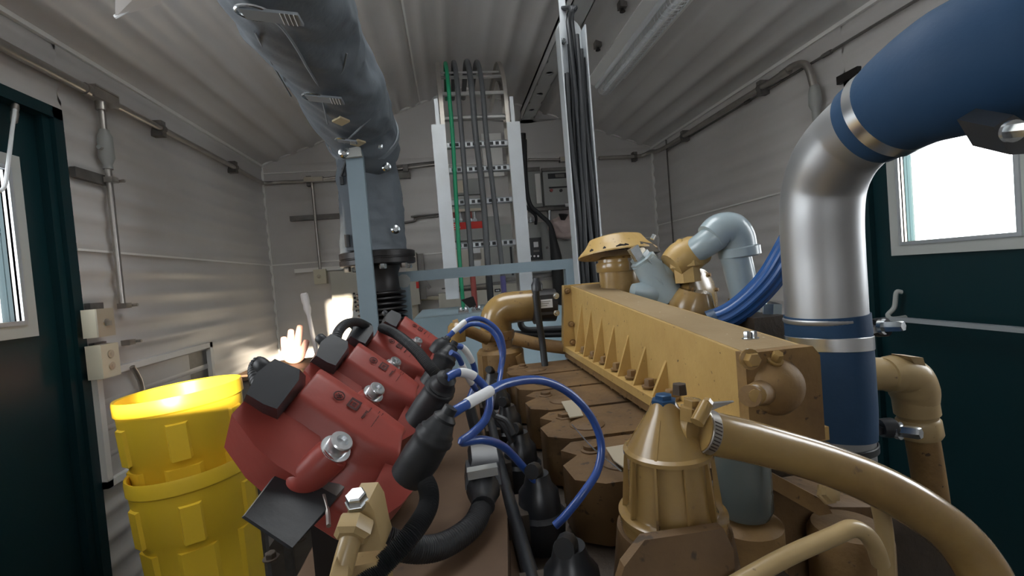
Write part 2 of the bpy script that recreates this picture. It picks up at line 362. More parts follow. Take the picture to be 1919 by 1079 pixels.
# ---- left door (dark green leaf, window with grey surround, jamb)
def door(num, X, s, y0, y1, zd, wa, wb):
    """wa, wb = opposite corners (y, z) of the glass"""
    root = bpy.data.objects.new('door_%d' % num, None); C.objects.link(root); root.location = (X, (y0 + y1) / 2, 0); ROOT[root.name] = V(root.location); root['kind'] = 'structure'
    root['label'] = ('dark green door with a grey framed window beside the wall switches' if num == 1 else 'dark green door with a push bar and grey framed window')
    xi = X - s * 0.035; t = 0.045
    gy0, gy1, gz0, gz1 = wa[0], wb[0], wa[1], wb[1]; x0, x1 = sorted((xi, xi - s * t))
    bm = NB()
    for (a, b, c, d) in ((y0, gy0, 0, zd), (gy1, y1, 0, zd), (gy0, gy1, 0, gz0), (gy0, gy1, gz1, zd)): box(bm, (x0, a, c), (x1, b, d))
    obj('leaf', bm, greenm, root, smooth=False)
    bm = NB(); w = 0.045; xa, xb = sorted((X + s * 0.012, X - s * 0.10))
    box(bm, (xa, y1 - w, 0), (xb, y1 + .001, zd)); box(bm, (xa, y0, 0), (xb, y0 + w, zd)); box(bm, (xa, y0, zd - w), (xb, y1, zd + .001))
    xs = sorted((X - s * 0.004, X - s * 0.034)); box(bm, (xs[0], y1 - w - .035, 0), (xs[1], y1 - w - .002, zd - w))
    obj('jamb', bm, greenm, root, smooth=False, bevel=.004)
    bm = NB(); e = 0.062; xf = sorted((xi + s * .018, xi - s * .005))
    for (a, b, c, d) in ((gy0 - e, gy0, gz0 - e, gz1 + e), (gy1, gy1 + e, gz0 - e, gz1 + e), (gy0, gy1, gz0 - e, gz0), (gy0, gy1, gz1, gz1 + e)): box(bm, (xf[0], a, c), (xf[1], b, d))
    fr = obj('window_surround', bm, winfm, root, smooth=False, bevel=.003)
    bm = NB(); e = 0.016; xf = sorted((xi + s * .026, xi + s * .010))
    for (a, b, c, d) in ((gy0 - e, gy0, gz0 - e, gz1 + e), (gy1, gy1 + e, gz0 - e, gz1 + e), (gy0, gy1, gz0 - e, gz0), (gy0, gy1, gz1, gz1 + e)): box(bm, (xf[0], a, c), (xf[1], b, d))
    obj('inner_bead', bm, alum, fr, smooth=False)
    bm = NB(); box(bm, (xi - s * .02 - .002, gy0, gz0), (xi - s * .02 + .002, gy1, gz1)); obj('glass_pane', bm, glass, fr, smooth=False)
    return root
xiL = XL - .035
p1 = PX(31, 602, xiL); p2 = PX(32, 326, xiL)
d1 = door(1, XL, 1, LD_Y0, LD_Y1, LD_Z, (p1.y - .55, p1.z), (p1.y, p2.z))
xiR = XR + .035
q1 = PX(1700, 452, xiR); q2 = PX(1855, 262, xiR)
d2 = door(2, XR, -1, RD_Y0, RD_Y1, RD_Z, (q1.y - .42, q1.z), (q1.y, q2.z + .06))
# push bar and lever on the right door
bm = NB(); a = PX(1672, 597, XR - .05); b = V((XR - .05, RD_Y0 + .05, a.z)); bar(bm, a, b, .030, .018); pb = obj('push_bar', bm, alum, d2, bevel=.004)
bm = NB(); c = PX(1676, 575, XR - .01); d = PX(1680, 548, XR - .01); tube(bm, [V((XR + .02, a.y, a.z)), V((XR - .05, a.y, a.z)), PX(1664, 590, XR - .03), c, d, PX(1690, 547, XR + .01)], .010, seg=8); obj('lever', bm, winfm, pb)
# cord hanging at the left door
bm = NB(); y = PX(28, 210, XL + .02).y
tube(bm, [PX(28, 205, XL + .02), PX(22, 250, XL + .03), PX(15, 310, XL + .035), PX(8, 350, XL + .035), PX(-10, 362, XL + .03)], .006, seg=8)
cord = obj('pull_cord', bm, white, None); tag(cord, 'pale cord hanging in front of the window of the left green door', 'cord')
cord_c = ROOT[cord.name]
bm = NB(); lathe(bm, PX(29, 196, XL + .012), PX(26, 232, XL + .02) - PX(29, 196, XL + .012), [(.010, 0), (.012, .012), (.010, .03), (.012, .036), (.010, .075)], 10); obj('cord_end_ferrule', bm, steelm, cord)

# ---- conduits of the left wall
def clamp(bm, p, s, r=.016, ax='y'):
    """strut stub with pipe clamp around a run"""
    p = V(p)
    if ax == 'y':
        box(bm, (min(p.x - s * .045, p.x + s * .012), p.y - .02, p.z - .042), (max(p.x - s * .045, p.x + s * .012), p.y + .02, p.z + .042))
        lathe(bm, p + V((0, -.014, 0)), (0, 1, 0), [(r * 1.45, 0), (r * 1.45, .028)], 12); box(bm, (p.x - .007, p.y - .008, p.z + .01), (p.x + .007, p.y + .008, p.z + .045))
    else:
        box(bm, (p.x - .02, p.y - .01, p.z - .042), (p.x + .02, p.y + .045, p.z + .042)); lathe(bm, p + V((-.014, 0, 0)), (1, 0, 0), [(r * 1.45, 0), (r * 1.45, .028)], 12)
XC = XL + .045
ct = PX(185, 180, XC); zc = ct.z
run = thing('conduit', (XC, 2.5, zc), 'galvanised conduit run under the eave of the left wall', 'conduit')
bm = NB(); tube(bm, [V((XC, .2, zc)), V((XC, ct.y - .06, zc))], .021, seg=12); obj('pipe', bm, steelm, run)
e1 = V((XC, YF - .22, zc - .01)); e2 = P(545, 341, YF - .045)
bm = NB(); tube(bm, [V((XC, ct.y + .05, zc)), V((XC, 3.2, zc)), e1, V((XC + .02, YF - .12, zc - .012)), V((XC + .09, YF - .05, e2.z)), V((XC + .25, YF - .045, e2.z)), V((P(600, 0, YF - .045).x, YF - .045, e2.z))], .016, seg=12); obj('pipe', bm, steelm, run)
for (px, py) in ((303, 245), (441, 320)):
    q = PX(px, py, XC); bm = NB(); clamp(bm, V((XC, q.y, zc)), 1); obj('pipe_clamp', bm, strutm, run, bevel=.003)
bm = NB(); clamp(bm, V((P(547, 0, YF - .045).x, YF - .045, e2.z)), 1, ax='x'); obj('pipe_clamp', bm, strutm, run, bevel=.003)
fitb = thing('conduit_fitting', ct, 'tee shaped conduit body above the left door corner', 'conduit fitting')
bm = NB(); box(bm, (XC - .022, ct.y - .06, zc - .022), (XC + .026, ct.y + .09, zc + .026)); obj('fitting_body', bm, steelm, fitb, bevel=.008)
bm = NB(); box(bm, (XC - .02, ct.y - .055, zc + .024), (XC + .03, ct.y + .085, zc + .032)); obj('cover', bm, steelm, fitb, bevel=.003)
bm = NB(); cyl(bm, (XC, ct.y - .085, zc), (XC, ct.y - .05, zc), .027, 10); obj('hub', bm, steelm, fitb); bm = NB(); cyl(bm, (XC, ct.y + .01, zc - .06), (XC, ct.y + .01, zc - .018), .022, 10); obj('hub', bm, steelm, fitb)
yv = ct.y + .01
vt = thing('conduit', (XC, yv, 1.8), 'upright conduit dropping to the wall switch beside the left door', 'conduit')
zt = zc - .05; z_s0 = PX(178, 240, XC).z; z_s1 = PX(178, 305, XC).z; zb = PX(180, 572, XC).z
bm = NB(); tube(bm, [V((XC, yv, zt)), V((XC, yv, z_s0))], .013, seg=12); tube(bm, [V((XC, yv, z_s1)), V((XC, yv, zb))], .013, seg=12); obj('pipe', bm, steelm, vt)
bm = NB(); lathe(bm, (XC, yv, z_s0 + .01), (0, 0, -1), [(.018, 0), (.020, .012), (.028, .03), (.030, z_s0 - z_s1 - .03), (.018, z_s0 - z_s1 + .0), (.020, z_s0 - z_s1 + .02)], 14)
lathe(bm, (XC, yv, (z_s0 + z_s1) / 2), (0, -1, 0), [(.010, .02), (.010, .045)], 8); obj('seal_fitting', bm, greyp, vt)
def strut_bar(px0, px1, py, lab):
    z = PX((px0 + px1) / 2, py, XL + .02).z; ya = LD_Y1 + .012; yb = PX(px1, py, XL + .02).y
    bm = NB(); box(bm, (XL + .008, ya, z - .022), (XL + .030, yb, z + .022)); s = thing('strut_channel', (XL + .02, (ya + yb) / 2, z), lab, 'strut'); obj('rail', bm, strutm, s, bevel=.003)
    bm = NB(); box(bm, (XC - .01, yv - .02, z - .012), (XC + .026, yv + .02, z + .012)); cyl(bm, (XC + .02, yv + .03, z), (XC + .045, yv + .03, z), .007, 8); obj('strap_bolt', bm, steelm, s, bevel=.002)
strut_bar(136, 196, 330, 'short wall strut behind the upright conduit below the seal fitting')
strut_bar(142, 190, 578, 'short wall strut holding the upper wall switch box')
strut_bar(148, 196, 653, 'short wall strut holding the lower twin outlet box')
def wallbox(name, px0, py0, px1, py1, lab, kind):
    a = PX(px0, py0, XL + .07); b = PX(px1, py1, XL + .07); z0, z1 = sorted((a.z, b.z)); ya, yb = a.y, b.y
    r = thing(name, (XL + .05, (ya + yb) / 2, z0), lab, kind)
    bm = NB(); box(bm, (XL + .035, ya, z0), (XL + .088, yb, z1)); obj('box_body', bm, ivory, r, bevel=.006)
    return r, ya, yb, z0, z1
r, ya, yb, z0, z1 = wallbox('switch_box', 168, 580, 206, 628, 'cream switch box with a metal toggle plate beside the left door', 'switch')
bm = NB(); box(bm, (XL + .088, ya, z0), (XL + .094, yb, z1)); pl = obj('cover_plate', bm, silvb, r, bevel=.002)
bm = NB(); ym = (ya + yb) / 2; zm = (z0 + z1) / 2; lathe(bm, (XL + .093, ym, zm), (1, 0, 0), [(.016, 0), (.016, .004)], 14); box(bm, (XL + .096, ym - .005, zm - .014), (XL + .112, ym + .005, zm + .006)); obj('toggle', bm, steelm, pl)
r, ya, yb, z0, z1 = wallbox('outlet_box', 176, 648, 216, 702, 'cream twin outlet box below the wall switch', 'outlet')
bm = NB(); box(bm, (XL + .088, ya, z0), (XL + .094, yb, z1)); pl = obj('cover_plate', bm, ivory, r, bevel=.002)
for k in (.33, .69):
    bm = NB(); zz = z0 + (z1 - z0) * k; lathe(bm, (XL + .093, (ya + yb) / 2, zz), (1, 0, 0), [(.017, 0), (.017, .005), (.013, .0052)], 16); lathe(bm, (XL + .098, (ya + yb) / 2, zz), (1, 0, 0), [(.006, 0), (.006, .002)], 8); obj('socket', bm, silvb, pl)
bm = NB(); tube(bm, [V((XC, yv + .02, z0 + .01)), V((XC, yv + .05, z0 - .04)), V((XC, yv + .07, z0 - .12)), V((XC, yv + .10, z0 - .5)), V((XC, yv + .14, .05))], .011, seg=10)
tag(obj('conduit', bm, steelm), 'thin conduit running down the left wall from the outlet box to the floor', 'conduit')
# framed recess low on the left wall
a = PX(393, 641, XL + .02); b = PX(232, 690, XL + .02)
vt2 = thing('wall_vent', (XL + .01, 2.6, a.z - .45), 'framed rectangular vent opening low on the left wall behind the yellow buckets', 'vent')
y0v, y1v, z1v, z0v = 2.12, a.y, a.z, a.z - .50
bm = NB()
for (c, d, e, f) in ((y0v, y1v, z1v - .03, z1v), (y0v, y1v, z0v, z0v + .03), (y0v, y0v + .03, z0v, z1v), (y1v - .03, y1v, z0v, z1v)): box(bm, (XL + .002, c, e), (XL + .035, d, f))
obj('vent_frame', bm, trimm, vt2, bevel=.003, smooth=False)
bm = NB(); box(bm, (XL + .004, y0v + .03, z0v + .03), (XL + .010, y1v - .22, z1v - .03)); obj('blanking_panel', bm, wallm, vt2, smooth=False)
bm = NB(); box(bm, (XL + .004, y1v - .22, z0v + .03), (XL + .009, y1v - .03, z1v - .03)); obj('duct_mouth', bm, strutm, vt2, smooth=False)

# ---- conduits of the right wall
XD = XR - .060
cz = PX(1425, 165, XD); zc2 = cz.z
rr = thing('conduit', (XD, 2.5, zc2), 'galvanised conduit run along the top of the right wall ending in a bend', 'conduit')
w0 = P(1190, 293, YF - .045)
pts = [V((P(1122, 294, YF - .045).x, YF - .045, w0.z)), V((w0.x, YF - .045, w0.z)), V((XR - .12, YF - .05, w0.z + .005)), V((XD - .01, YF - .12, w0.z + .02)), V((XD, YF - .35, zc2)), V((XD, 3.0, zc2)), V((XD, PX(1450, 150, XD).y, zc2)), V((XD, PX(1486, 125, XD).y, zc2 + .01)), V((XD, PX(1512, 138, XD).y, zc2 - .03)), PX(1524, 160, XD), PX(1527, 185, XD)]
bm = NB(); tube(bm, pts, .018, seg=12); obj('pipe', bm, steelm, rr)
for (px, py) in ((1280, 255), (1425, 166)):
    q = PX(px, py, XD); bm = NB(); clamp(bm, V((XD, q.y, zc2)), -1); obj('pipe_clamp', bm, strutm, rr, bevel=.003)
bm = NB(); clamp(bm, w0, 1, ax='x'); obj('pipe_clamp', bm, strutm, rr, bevel=.003)
bm = NB(); q = PX(1471, 136, XD); lathe(bm, V((XD, q.y - .03, zc2)), (0, 1, 0), [(.022, 0), (.025, .02), (.022, .06)], 12); obj('coupling', bm, steelm, rr)
bm = NB(); q = PX(1526, 160, XD); lathe(bm, q, (0, 0, -1), [(.018, 0), (.024, .01), (.030, .04), (.032, .10), (.020, .13), (.018, .20)], 12); obj('seal_fitting', bm, greyp, rr)
xt = XR - .026
bm = NB(); zt2 = PX(1285, 265, xt).z
tube(bm, [PX(1262, 455, xt), PX(1256, 400, xt)], .006, seg=6)
y_ = PX(1262, 455, xt).y
bm.clear()
tube(bm, [V((xt, y_, .1)), V((xt, y_, 1.2)), V((xt, y_, zt2 - .02)), V((xt, y_ - .02, zt2 + .015)), V((xt, y_ - .2, zt2 + .02)), V((xt, 2.2, zt2 + .02)), V((xt, 1.0, zt2 + .02))], .007, seg=6)
wire = obj('sensor_wire', bm, strutm); tag(wire, 'thin dark wire rising and turning along the right wall below the conduit', 'wire')
for px, py in ((1408, 210), (1560, 120)):
    q = PX(px, py, xt); bm = NB(); lathe(bm, V((xt, q.y, zt2 + .02)), (0, 1, 0), [(.010, 0), (.012, .01), (.012, .05), (.010, .06)], 8); obj('wire_coupler', bm, strutm, wire)
bm = NB(); a = PX(1590, 142, XR - .02); box(bm, (XR - .03, a.y - .06, a.z - .02), (XR - .008, a.y + .06, a.z + .02)); tag(obj('wall_bracket', bm, blkd, bevel=.003), 'small black bracket on the right wall near the blue intake hose', 'bracket')

# ---- ceiling: perforated rail, lamp with wire guard, clamps, hinged flap
zb_ = CAMZ + 1.40; pa = PZ(978, 246, zb_); xb = pa.x
rail = thing('ceiling_rail', (xb, 3, zb_), 'long steel rail with round holes running along the ceiling ridge', 'rail')
bm = NB(); W2 = .060; y0r, y1r = 0.9, 4.10
holes = [PZ(px, py, zb_).y for px, py in ((1035, 92), (1016, 138), (1000, 177), (988, 207), (979, 231))]
ys = [y0r] + sorted(holes) + [y1r]
# bottom plate built as cells around each hole
def cell(bm, ya, yb, hy, hr):
    outer = []; inner = []; N = 24
    for k in range(N):
        t = 2 * math.pi * k / N; c, s = math.cos(t), math.sin(t)
        inner.append(bm.verts.new((xb + c * hr, hy + s * hr, zb_)))
        m = min(W2 / abs(c) if abs(c) > 1e-6 else 1e9, ((yb - hy) if s > 0 else (hy - ya)) / abs(s) if abs(s) > 1e-6 else 1e9)
        outer.append(bm.verts.new((xb + c * m, hy + s * m, zb_)))
    for k in range(N): bm.faces.new((inner[k], inner[(k + 1) % N], outer[(k + 1) % N], outer[k]))
    for v in list(inner): pass
    up = [bm.verts.new(v.co + V((0, 0, .012))) for v in inner]
    for k in range(N): bm.faces.new((inner[k], up[k], up[(k + 1) % N], inner[(k + 1) % N]))
hs = sorted(holes); step = .0
edges = [hs[0] - (hs[1] - hs[0]) / 2] + [(hs[i] + hs[i + 1]) / 2 for i in range(len(hs) - 1)] + [y1r]
hs2 = [hs[0] - (hs[1] - hs[0])]; 
for i, h in enumerate(hs): cell(bm, edges[i], edges[i + 1], h, .028)
box(bm, (xb - W2, y0r, zb_), (xb + W2, edges[0], zb_ + .006))
box(bm, (xb - W2, y0r, zb_), (xb - W2 + .006, y1r, zb_ + .085)); box(bm, (xb + W2 - .006, y0r, zb_), (xb + W2, y1r, zb_ + .085))
obj('channel', bm, trayin, rail, smooth=False)
bm = NB(); box(bm, (xb - W2, y0r, zb_ + .06), (xb + W2, y1r, zb_ + .085)); obj('back_web', bm, blkd, rail, smooth=False)
ca, nr = onceil(1103, 152, 1, .03); 
lampx = ca.x + .07; d = V((XA - XR, 0, ZA - ZE)).normalized()
def L3(s, y, h): return V((lampx, y, ca.z)) - d * s + nr * h
s_off = -.07
lp = thing('ceiling_light', L3(0, 2.2, 0), 'long white fluorescent light with a wire guard on the ceiling', 'light')
y0l, y1l = 0.7, ca.y
bm = NB(); prism(bm, [L3(-.075, y0l, -.02), L3(.105, y0l, -.02), L3(.105, y0l, .03), L3(.05, y0l, .045), L3(-.02, y0l, .045), L3(-.075, y0l, .03)], (0, y1l - y0l, 0)); obj('housing', bm, lampw, lp, bevel=.004)
bm = NB(); tube(bm, [L3(.0, y0l + .03, .06), L3(.0, y1l - .03, .06)], .016, seg=10, raw=True); tube(bm, [L3(.065, y0l + .03, .06), L3(.065, y1l - .03, .06)], .016, seg=10, raw=True); obj('fluorescent_tube', bm, white, lp)
bm = NB()
for s in (.03, .06, .09, .115): tube(bm, [L3(s, y0l, .085 - abs(s - .06) * .35), L3(s, y1l, .085 - abs(s - .06) * .35)], .0016, seg=4, raw=True)
yy = y0l
while yy < y1l:
    tube(bm, [L3(.02, yy, .05), L3(.035, yy, .085), L3(.09, yy, .082), L3(.125, yy, .05), L3(.135, yy, .0)], .0015, n=2, seg=4); yy += .035
obj('wire_guard', bm, white, lp)
for px, py, lab in ((1120, 86, 'small dark clamp on the ceiling beside the light, the one closer to the far wall'), (1166, 12, 'small dark clamp on the ceiling beside the light, at the top edge of the photo')):
    c, nr2 = onceil(px, py, 1, .02); k = thing('beam_clamp', c, lab, 'clamp')
    bm = NB(); box(bm, (c.x - .02, c.y - .025, c.z - .012), (c.x + .02, c.y + .025, c.z + .03)); obj('jaw', bm, strutm, k, bevel=.004)
    bm = NB(); hexhead(bm, c + V((0, 0, -.03)), (0, 0, 1), .011, .02); obj('set_screw', bm, blkd, k)
# flap / panel hanging at the upper left
a = P(214, 33, 1.35); b = P(303, 6, 1.6); c = P(330, -60, 1.5); e = P(205, -60, 1.2)
fl = thing('ceiling_panel', (a + b) / 2, 'loose pale panel edge hanging from the ceiling at the upper left', 'panel')
bm = NB(); prism(bm, [P(216, 32, 1.5), P(300, 8, 1.5), P(318, -70, 1.3), P(215, -70, 1.3)], (0, .004, .014)); obj('sheet', bm, ceilm, fl, bevel=.002)
bm = NB(); tube(bm, [P(216, 32, 1.5), P(240, 18, 1.49), P(262, 2, 1.48), P(275, -30, 1.45)], .006, seg=8); obj('bright_lip', bm, white, fl)
# ------------------------------------------------------------------ equipment on the far wall
YW = YF - .012
def far_box(name, x0, y0, x1, y1, dep, m, label, cat, part='enclosure', group=None, bevel=.006, Yf=None):
    """enclosure on the far wall, front face standing dep before the wall"""
    Yb = YW if Yf is None else Yf + dep
    lo, hi = rect(x0, y0, x1, y1, Yb - dep, dep)
    t = thing(name, ((lo[0] + hi[0]) / 2, hi[1], lo[2]), label, cat, group)
    bm = NB(); box(bm, lo, hi); b = obj(part, bm, m, t, bevel=bevel)
    return t, b, lo, hi
def face_part(name, par, x0, y0, x1, y1, Y, m, dep=.008, bevel=.002):
    lo, hi = rect(x0, y0, x1, y1, Y - dep, dep + .002); bm = NB(); box(bm, lo, hi); return obj(name, bm, m, par, bevel=bevel)
def wall_tube(name, pts, r, m, label, cat, group=None):
    bm = NB(); tube(bm, pts, r, seg=10); return tag(obj(name, bm, m), label, cat, group)
# sun lit panel left, behind the posts
t, b, lo, hi = far_box('breaker_panel', 627, 508, 700, 640, .14, cream, 'sunlit cream breaker panel on the far wall behind the grey post', 'panel')
face_part('panel_door', t, 645, 530, 676, 556, lo[1], cream, .012); face_part('label_frame', t, 654, 582, 676, 612, lo[1], white, .004)
for k, py in enumerate((550, 558, 566, 574, 582)):
    c = P(664 + k * 1.2, py, lo[1]); bm = NB(); lathe(bm, c, (0, -1, 0), [(.010, 0), (.010, .014)], 8); obj('switch_knob', bm, blk, t)
# light switch with conduit
t, b, lo, hi = far_box('switch_box', 589, 505, 610, 531, .06, ivory, 'small ivory switch box on the far wall at the foot of an upright conduit', 'switch')
c = P(598, 518, lo[1]); bm = NB(); lathe(bm, c, (0, -1, 0), [(.018, 0), (.018, .006), (.010, .007), (.008, .016)], 14); obj('dial', bm, silvb, t)
zc_ = e2.z
xsw = (lo[0] + hi[0]) / 2
wall_tube('conduit', [V((xsw, YF - .045, zc_ - .015)), V((xsw, YF - .045, (zc_ + hi[2]) / 2)), V((xsw, YF - .04, hi[2] + .002))], .013, steelm, 'upright conduit on the far wall above the ivory switch box', 'conduit')
t = thing('conduit_fitting', (xsw, YF - .05, zc_), 'long tee shaped conduit body on the far wall above the ivory switch box', 'conduit fitting')
bm = NB(); box(bm, (xsw - .06, YF - .075, zc_ - .014), (xsw + .10, YF - .03, zc_ + .03)); obj('fitting_body', bm, steelm, t, bevel=.008)
bm = NB(); box(bm, (xsw - .055, YF - .08, zc_ - .01), (xsw + .095, YF - .073, zc_ + .026)); obj('cover', bm, silvb, t, bevel=.002)
wall_tube('conduit', [V((xsw + .10, YF - .05, zc_ + .01)), P(700, 323, YF - .05), P(830, 306, YF - .05)], .014, steelm, 'horizontal conduit on the far wall passing behind the insulated exhaust', 'conduit')
wall_tube('conduit', [P(742, 313, YF - .03), P(834, 303, YF - .03)], .017, strutm, 'dark horizontal pipe on the far wall just left of the cable ladder', 'pipe')
t, b, lo, hi = far_box('strut_channel', 548, 402, 645, 411, .03, strutm, 'horizontal wall strut crossed by the upright conduit, upper one', 'strut', 'rail', bevel=.003)
t, b, lo, hi = far_box('strut_channel', 556, 501, 640, 508, .03, trimm, 'horizontal wall strut behind the ivory switch box, lower one', 'strut', 'rail', bevel=.003)
t, b, lo, hi = far_box('strut_channel', 742, 322, 768, 334, .04, strutm, 'short strut under the dark pipe beside the exhaust on the far wall', 'strut', 'rail', bevel=.003)
c = P(760, 315, YF - .06); bm = NB(); box(bm, c - V((.022, .02, .03)), c + V((.022, .03, .03))); obj('pipe_clamp', bm, strutm, t, bevel=.004)
wall_tube('cable_rod', [P(752, 418, YW - .02), P(776, 414, YW - .02), P(782, 409, YW - .02), P(826, 404, YW - .02)], .010, strutm, 'thin cranked rod on the far wall left of the cable ladder, lower one', 'rod')
wall_tube('cable_rod', [P(770, 406, YW - .02), P(826, 401, YW - .02)], .008, strutm, 'thin straight rod on the far wall left of the cable ladder, upper one', 'rod')
# disconnect with handle behind the left of the beam
t, b, lo, hi = far_box('disconnect_switch', 762, 474, 783, 570, .20, cream, 'narrow beige disconnect box with a red flag on its side, left of the cable ladder', 'switch')
face_part('dark_side_plate', t, 783, 476, 796, 560, lo[1] + .08, strutm, .05); face_part('red_flag', t, 780, 528, 785, 540, lo[1] - .002, redp, .01)  # dark plate along the side of the box
bm = NB(); bar(bm, P(790, 520, lo[1] + .02), P(806, 540, lo[1] + .02), .03, .03); obj('handle', bm, strutm, t, bevel=.004)
wall_tube('conduit', [P(785, 560, YF - .1), P(828, 557, YF - .1)], .018, ivory, 'short cream conduit between the disconnect box and the wide cabinet', 'conduit')
t, b, lo, hi = far_box('wire_trough', 768, 566, 786, 640, .12, cream, 'upright beige wire trough under the disconnect box', 'trough')
face_part('trough_cover', t, 772, 570, 783, 636, lo[1], silvb, .006)
# big grey switchgear behind the ladder
t, b, lo, hi = far_box('circuit_breaker', 844, 372, 902, 394, .11, greyp, 'grey terminal cover above the red banded breaker behind the cable ladder', 'breaker cover'); face_part('lip', t, 842, 391, 902, 396, lo[1], silvb, .01)
t, b, lo, hi = far_box('circuit_breaker', 842, 416, 904, 450, .13, greyp, 'grey circuit breaker with a red top band lettered in white, behind the green cable', 'breaker')
rb = face_part('red_band', t, 842, 416, 904, 429, lo[1], redp, .008)
def text(par, s, px, py, Y, size, m, name='lettering', rz=0.0):
    cu = bpy.data.curves.new(name, 'FONT'); cu.body = s; cu.size = size; cu.extrude = .0006; cu.align_x = 'CENTER'; cu.align_y = 'CENTER'; cu.materials.append(m)
    tmp = bpy.data.objects.new('tmp_text', cu); C.objects.link(tmp); bpy.context.view_layer.update()
    me = bpy.data.meshes.new_from_object(tmp.evaluated_get(bpy.context.evaluated_depsgraph_get())); bpy.data.objects.remove(tmp); bpy.data.curves.remove(cu)
    o = bpy.data.objects.new(name, me); C.objects.link(o); o.rotation_euler = (math.pi / 2, rz, 0); o.parent = par; o.location = P(px, py, Y) - ROOT[par.name]; ROOT[o.name] = V((0, 0, 0)); return o
text(rb, 'ABB', 851, 425, lo[1] - .0105, .062, white)
for k, px in enumerate((850, 863, 882, 890)):
    c = P(px, 407, lo[1] + .05); bm = NB(); cyl(bm, c + V((0, 0, -.04)), c + V((0, 0, .055)), .014, 8); obj('terminal_stud', bm, chrome if k % 2 else redc, t)
    bm = NB(); hexhead(bm, P(px, 412, lo[1] + .02), (0, -1, 0), .012, .02); obj('bolt', bm, chrome, t)
t, b, lo, hi = far_box('enclosure', 845, 468, 912, 540, .16, cream, 'beige enclosure under the red banded breaker with two small labels', 'enclosure')
face_part('label', t, 886, 465, 900, 474, lo[1], white, .003); face_part('label', t, 886, 488, 901, 500, lo[1], white, .003); face_part('window', t, 886, 474, 902, 486, lo[1], strutm, .004)
t, b, lo, hi = far_box('enclosure', 918, 405, 936, 545, .13, greyp, 'slim grey enclosure behind the middle cables of the ladder', 'enclosure')
face_part('cover', t, 920, 410, 934, 540, lo[1], greyp, .006)
t, b, lo, hi = far_box('enclosure', 938, 420, 962, 520, .15, greyp, 'grey enclosure directly left of the right ladder rail', 'enclosure')
face_part('door_gap', t, 957, 462, 961, 516, lo[1], blk, .003)
t, b, lo, hi = far_box('enclosure', 905, 250, 942, 330, .06, trimm, 'pale flat box high behind the upper rungs of the cable ladder', 'enclosure'); face_part('cover', t, 908, 254, 939, 326, lo[1], trimm, .005)
t, b, lo, hi = far_box('enclosure', 850, 335, 905, 364, .06, greyp, 'small grey box behind the ladder above the terminal cover', 'enclosure'); face_part('cover', t, 856, 338, 875, 361, lo[1], silvb, .005)
t, b, lo, hi = far_box('cabinet', 826, 540, 1052, 640, .26, cream, 'wide low beige cabinet along the far wall behind the beam', 'cabinet')
face_part('door', t, 832, 548, 920, 640, lo[1], cream, .010); face_part('door', t, 926, 528, 1046, 640, lo[1], cream, .010)
lb = face_part('label', t, 927, 541, 938, 547, lo[1] - .01, blk, .003); face_part('label_text_field', lb, 929, 543, 936, 545.4, lo[1] - .0135, white, .001)
bm = NB(); bar(bm, P(828, 541, lo[1] + .02), P(1045, 516, lo[1] + .02), .05, .012); obj('top_edge', bm, strutm, t)
# control panel with black module
t, b, lo, hi = far_box('meter_cabinet', 983, 416, 1034, 512, .15, greyp, 'grey control panel with a black meter module right of the cable ladder', 'control panel')
mod = face_part('meter_module', t, 990, 445, 1016, 487, lo[1], blkp, .014)
face_part('display', mod, 1000, 453, 1009, 463, lo[1] - .014, white, .003); face_part('key_row', mod, 1000, 468, 1011, 472, lo[1] - .014, strutm, .003)
for px in (994, 1001, 1008):
    c = P(px, 480, lo[1] - .013); bm = NB(); lathe(bm, c, (0, -1, 0), [(.012, 0), (.010, .012)], 10); obj('knob', bm, chrome, mod)
c = P(1025, 464, lo[1]); bm = NB(); lathe(bm, c, (0, -1, 0), [(.012, 0), (.012, .008), (.006, .009)], 12); obj('lock', bm, strutm, t)
bm = NB(); c = P(996, 417, lo[1] + .06); lathe(bm, c, (0, 0, 1), [(.035, 0), (.035, .01), (.024, .015), (.024, .05), (.016, .055)], 10); obj('cable_gland', bm, chrome, t)
# upper right instrument box
t, b, lo, hi = far_box('relay_cabinet', 1018, 318, 1082, 384, .17, greyp, 'dim grey relay cabinet with a slotted top window beside the black cable channel', 'cabinet')
face_part('hood', t, 1014, 313, 1086, 319, lo[1], strutm, .03); wd_ = face_part('louvre_window', t, 1026, 324, 1071, 334, lo[1], blk, .006)
face_part('louvre_glass', wd_, 1040, 326, 1058, 332, lo[1] - .006, strutm, .003); face_part('slot', t, 1028, 349, 1070, 352, lo[1], blk, .004)
for px in (1033, 1051, 1069):
    c = P(px, 357, lo[1]); bm = NB(); lathe(bm, c, (0, -1, 0), [(.014, 0), (.014, .012)], 10); obj('indicator', bm, redc if px != 1051 else blk, t)
c = P(1070, 341, lo[1]); bm = NB(); lathe(bm, c, (0, -1, 0), [(.010, 0), (.010, .01)], 8); obj('lock', bm, blk, t)
face_part('label', t, 1059, 381, 1068, 387, lo[1] - .002, white, .004)
t, b, lo, hi = far_box('enclosure', 990, 318, 1016, 388, .12, greyp, 'dim grey enclosure with a pale strip left of the relay cabinet', 'enclosure'); face_part('pale_strip', t, 1004, 325, 1014, 381, lo[1], trimm, .008); face_part('top_cap', t, 989, 313, 1012, 320, lo[1], strutm, .02)
t, b, lo, hi = far_box('strut_channel', 990, 387, 1084, 393, .08, strutm, 'dark strut under the relay cabinet on the far wall', 'strut', 'rail', bevel=.003)
t, b, lo, hi = far_box('enclosure', 1047, 446, 1108, 600, .15, greyp, 'tall plain grey enclosure beside the mushroom shaped breather cap', 'enclosure'); face_part('name_plate', t, 1072, 449, 1083, 453, lo[1], blkp, .003)
wall_tube('conduit', [P(1029, 388, YF - .06), P(1029, 405, YF - .06), P(1030, 420, YF - .06)], .020, chrome, 'short bright conduit stub under the relay cabinet', 'conduit')
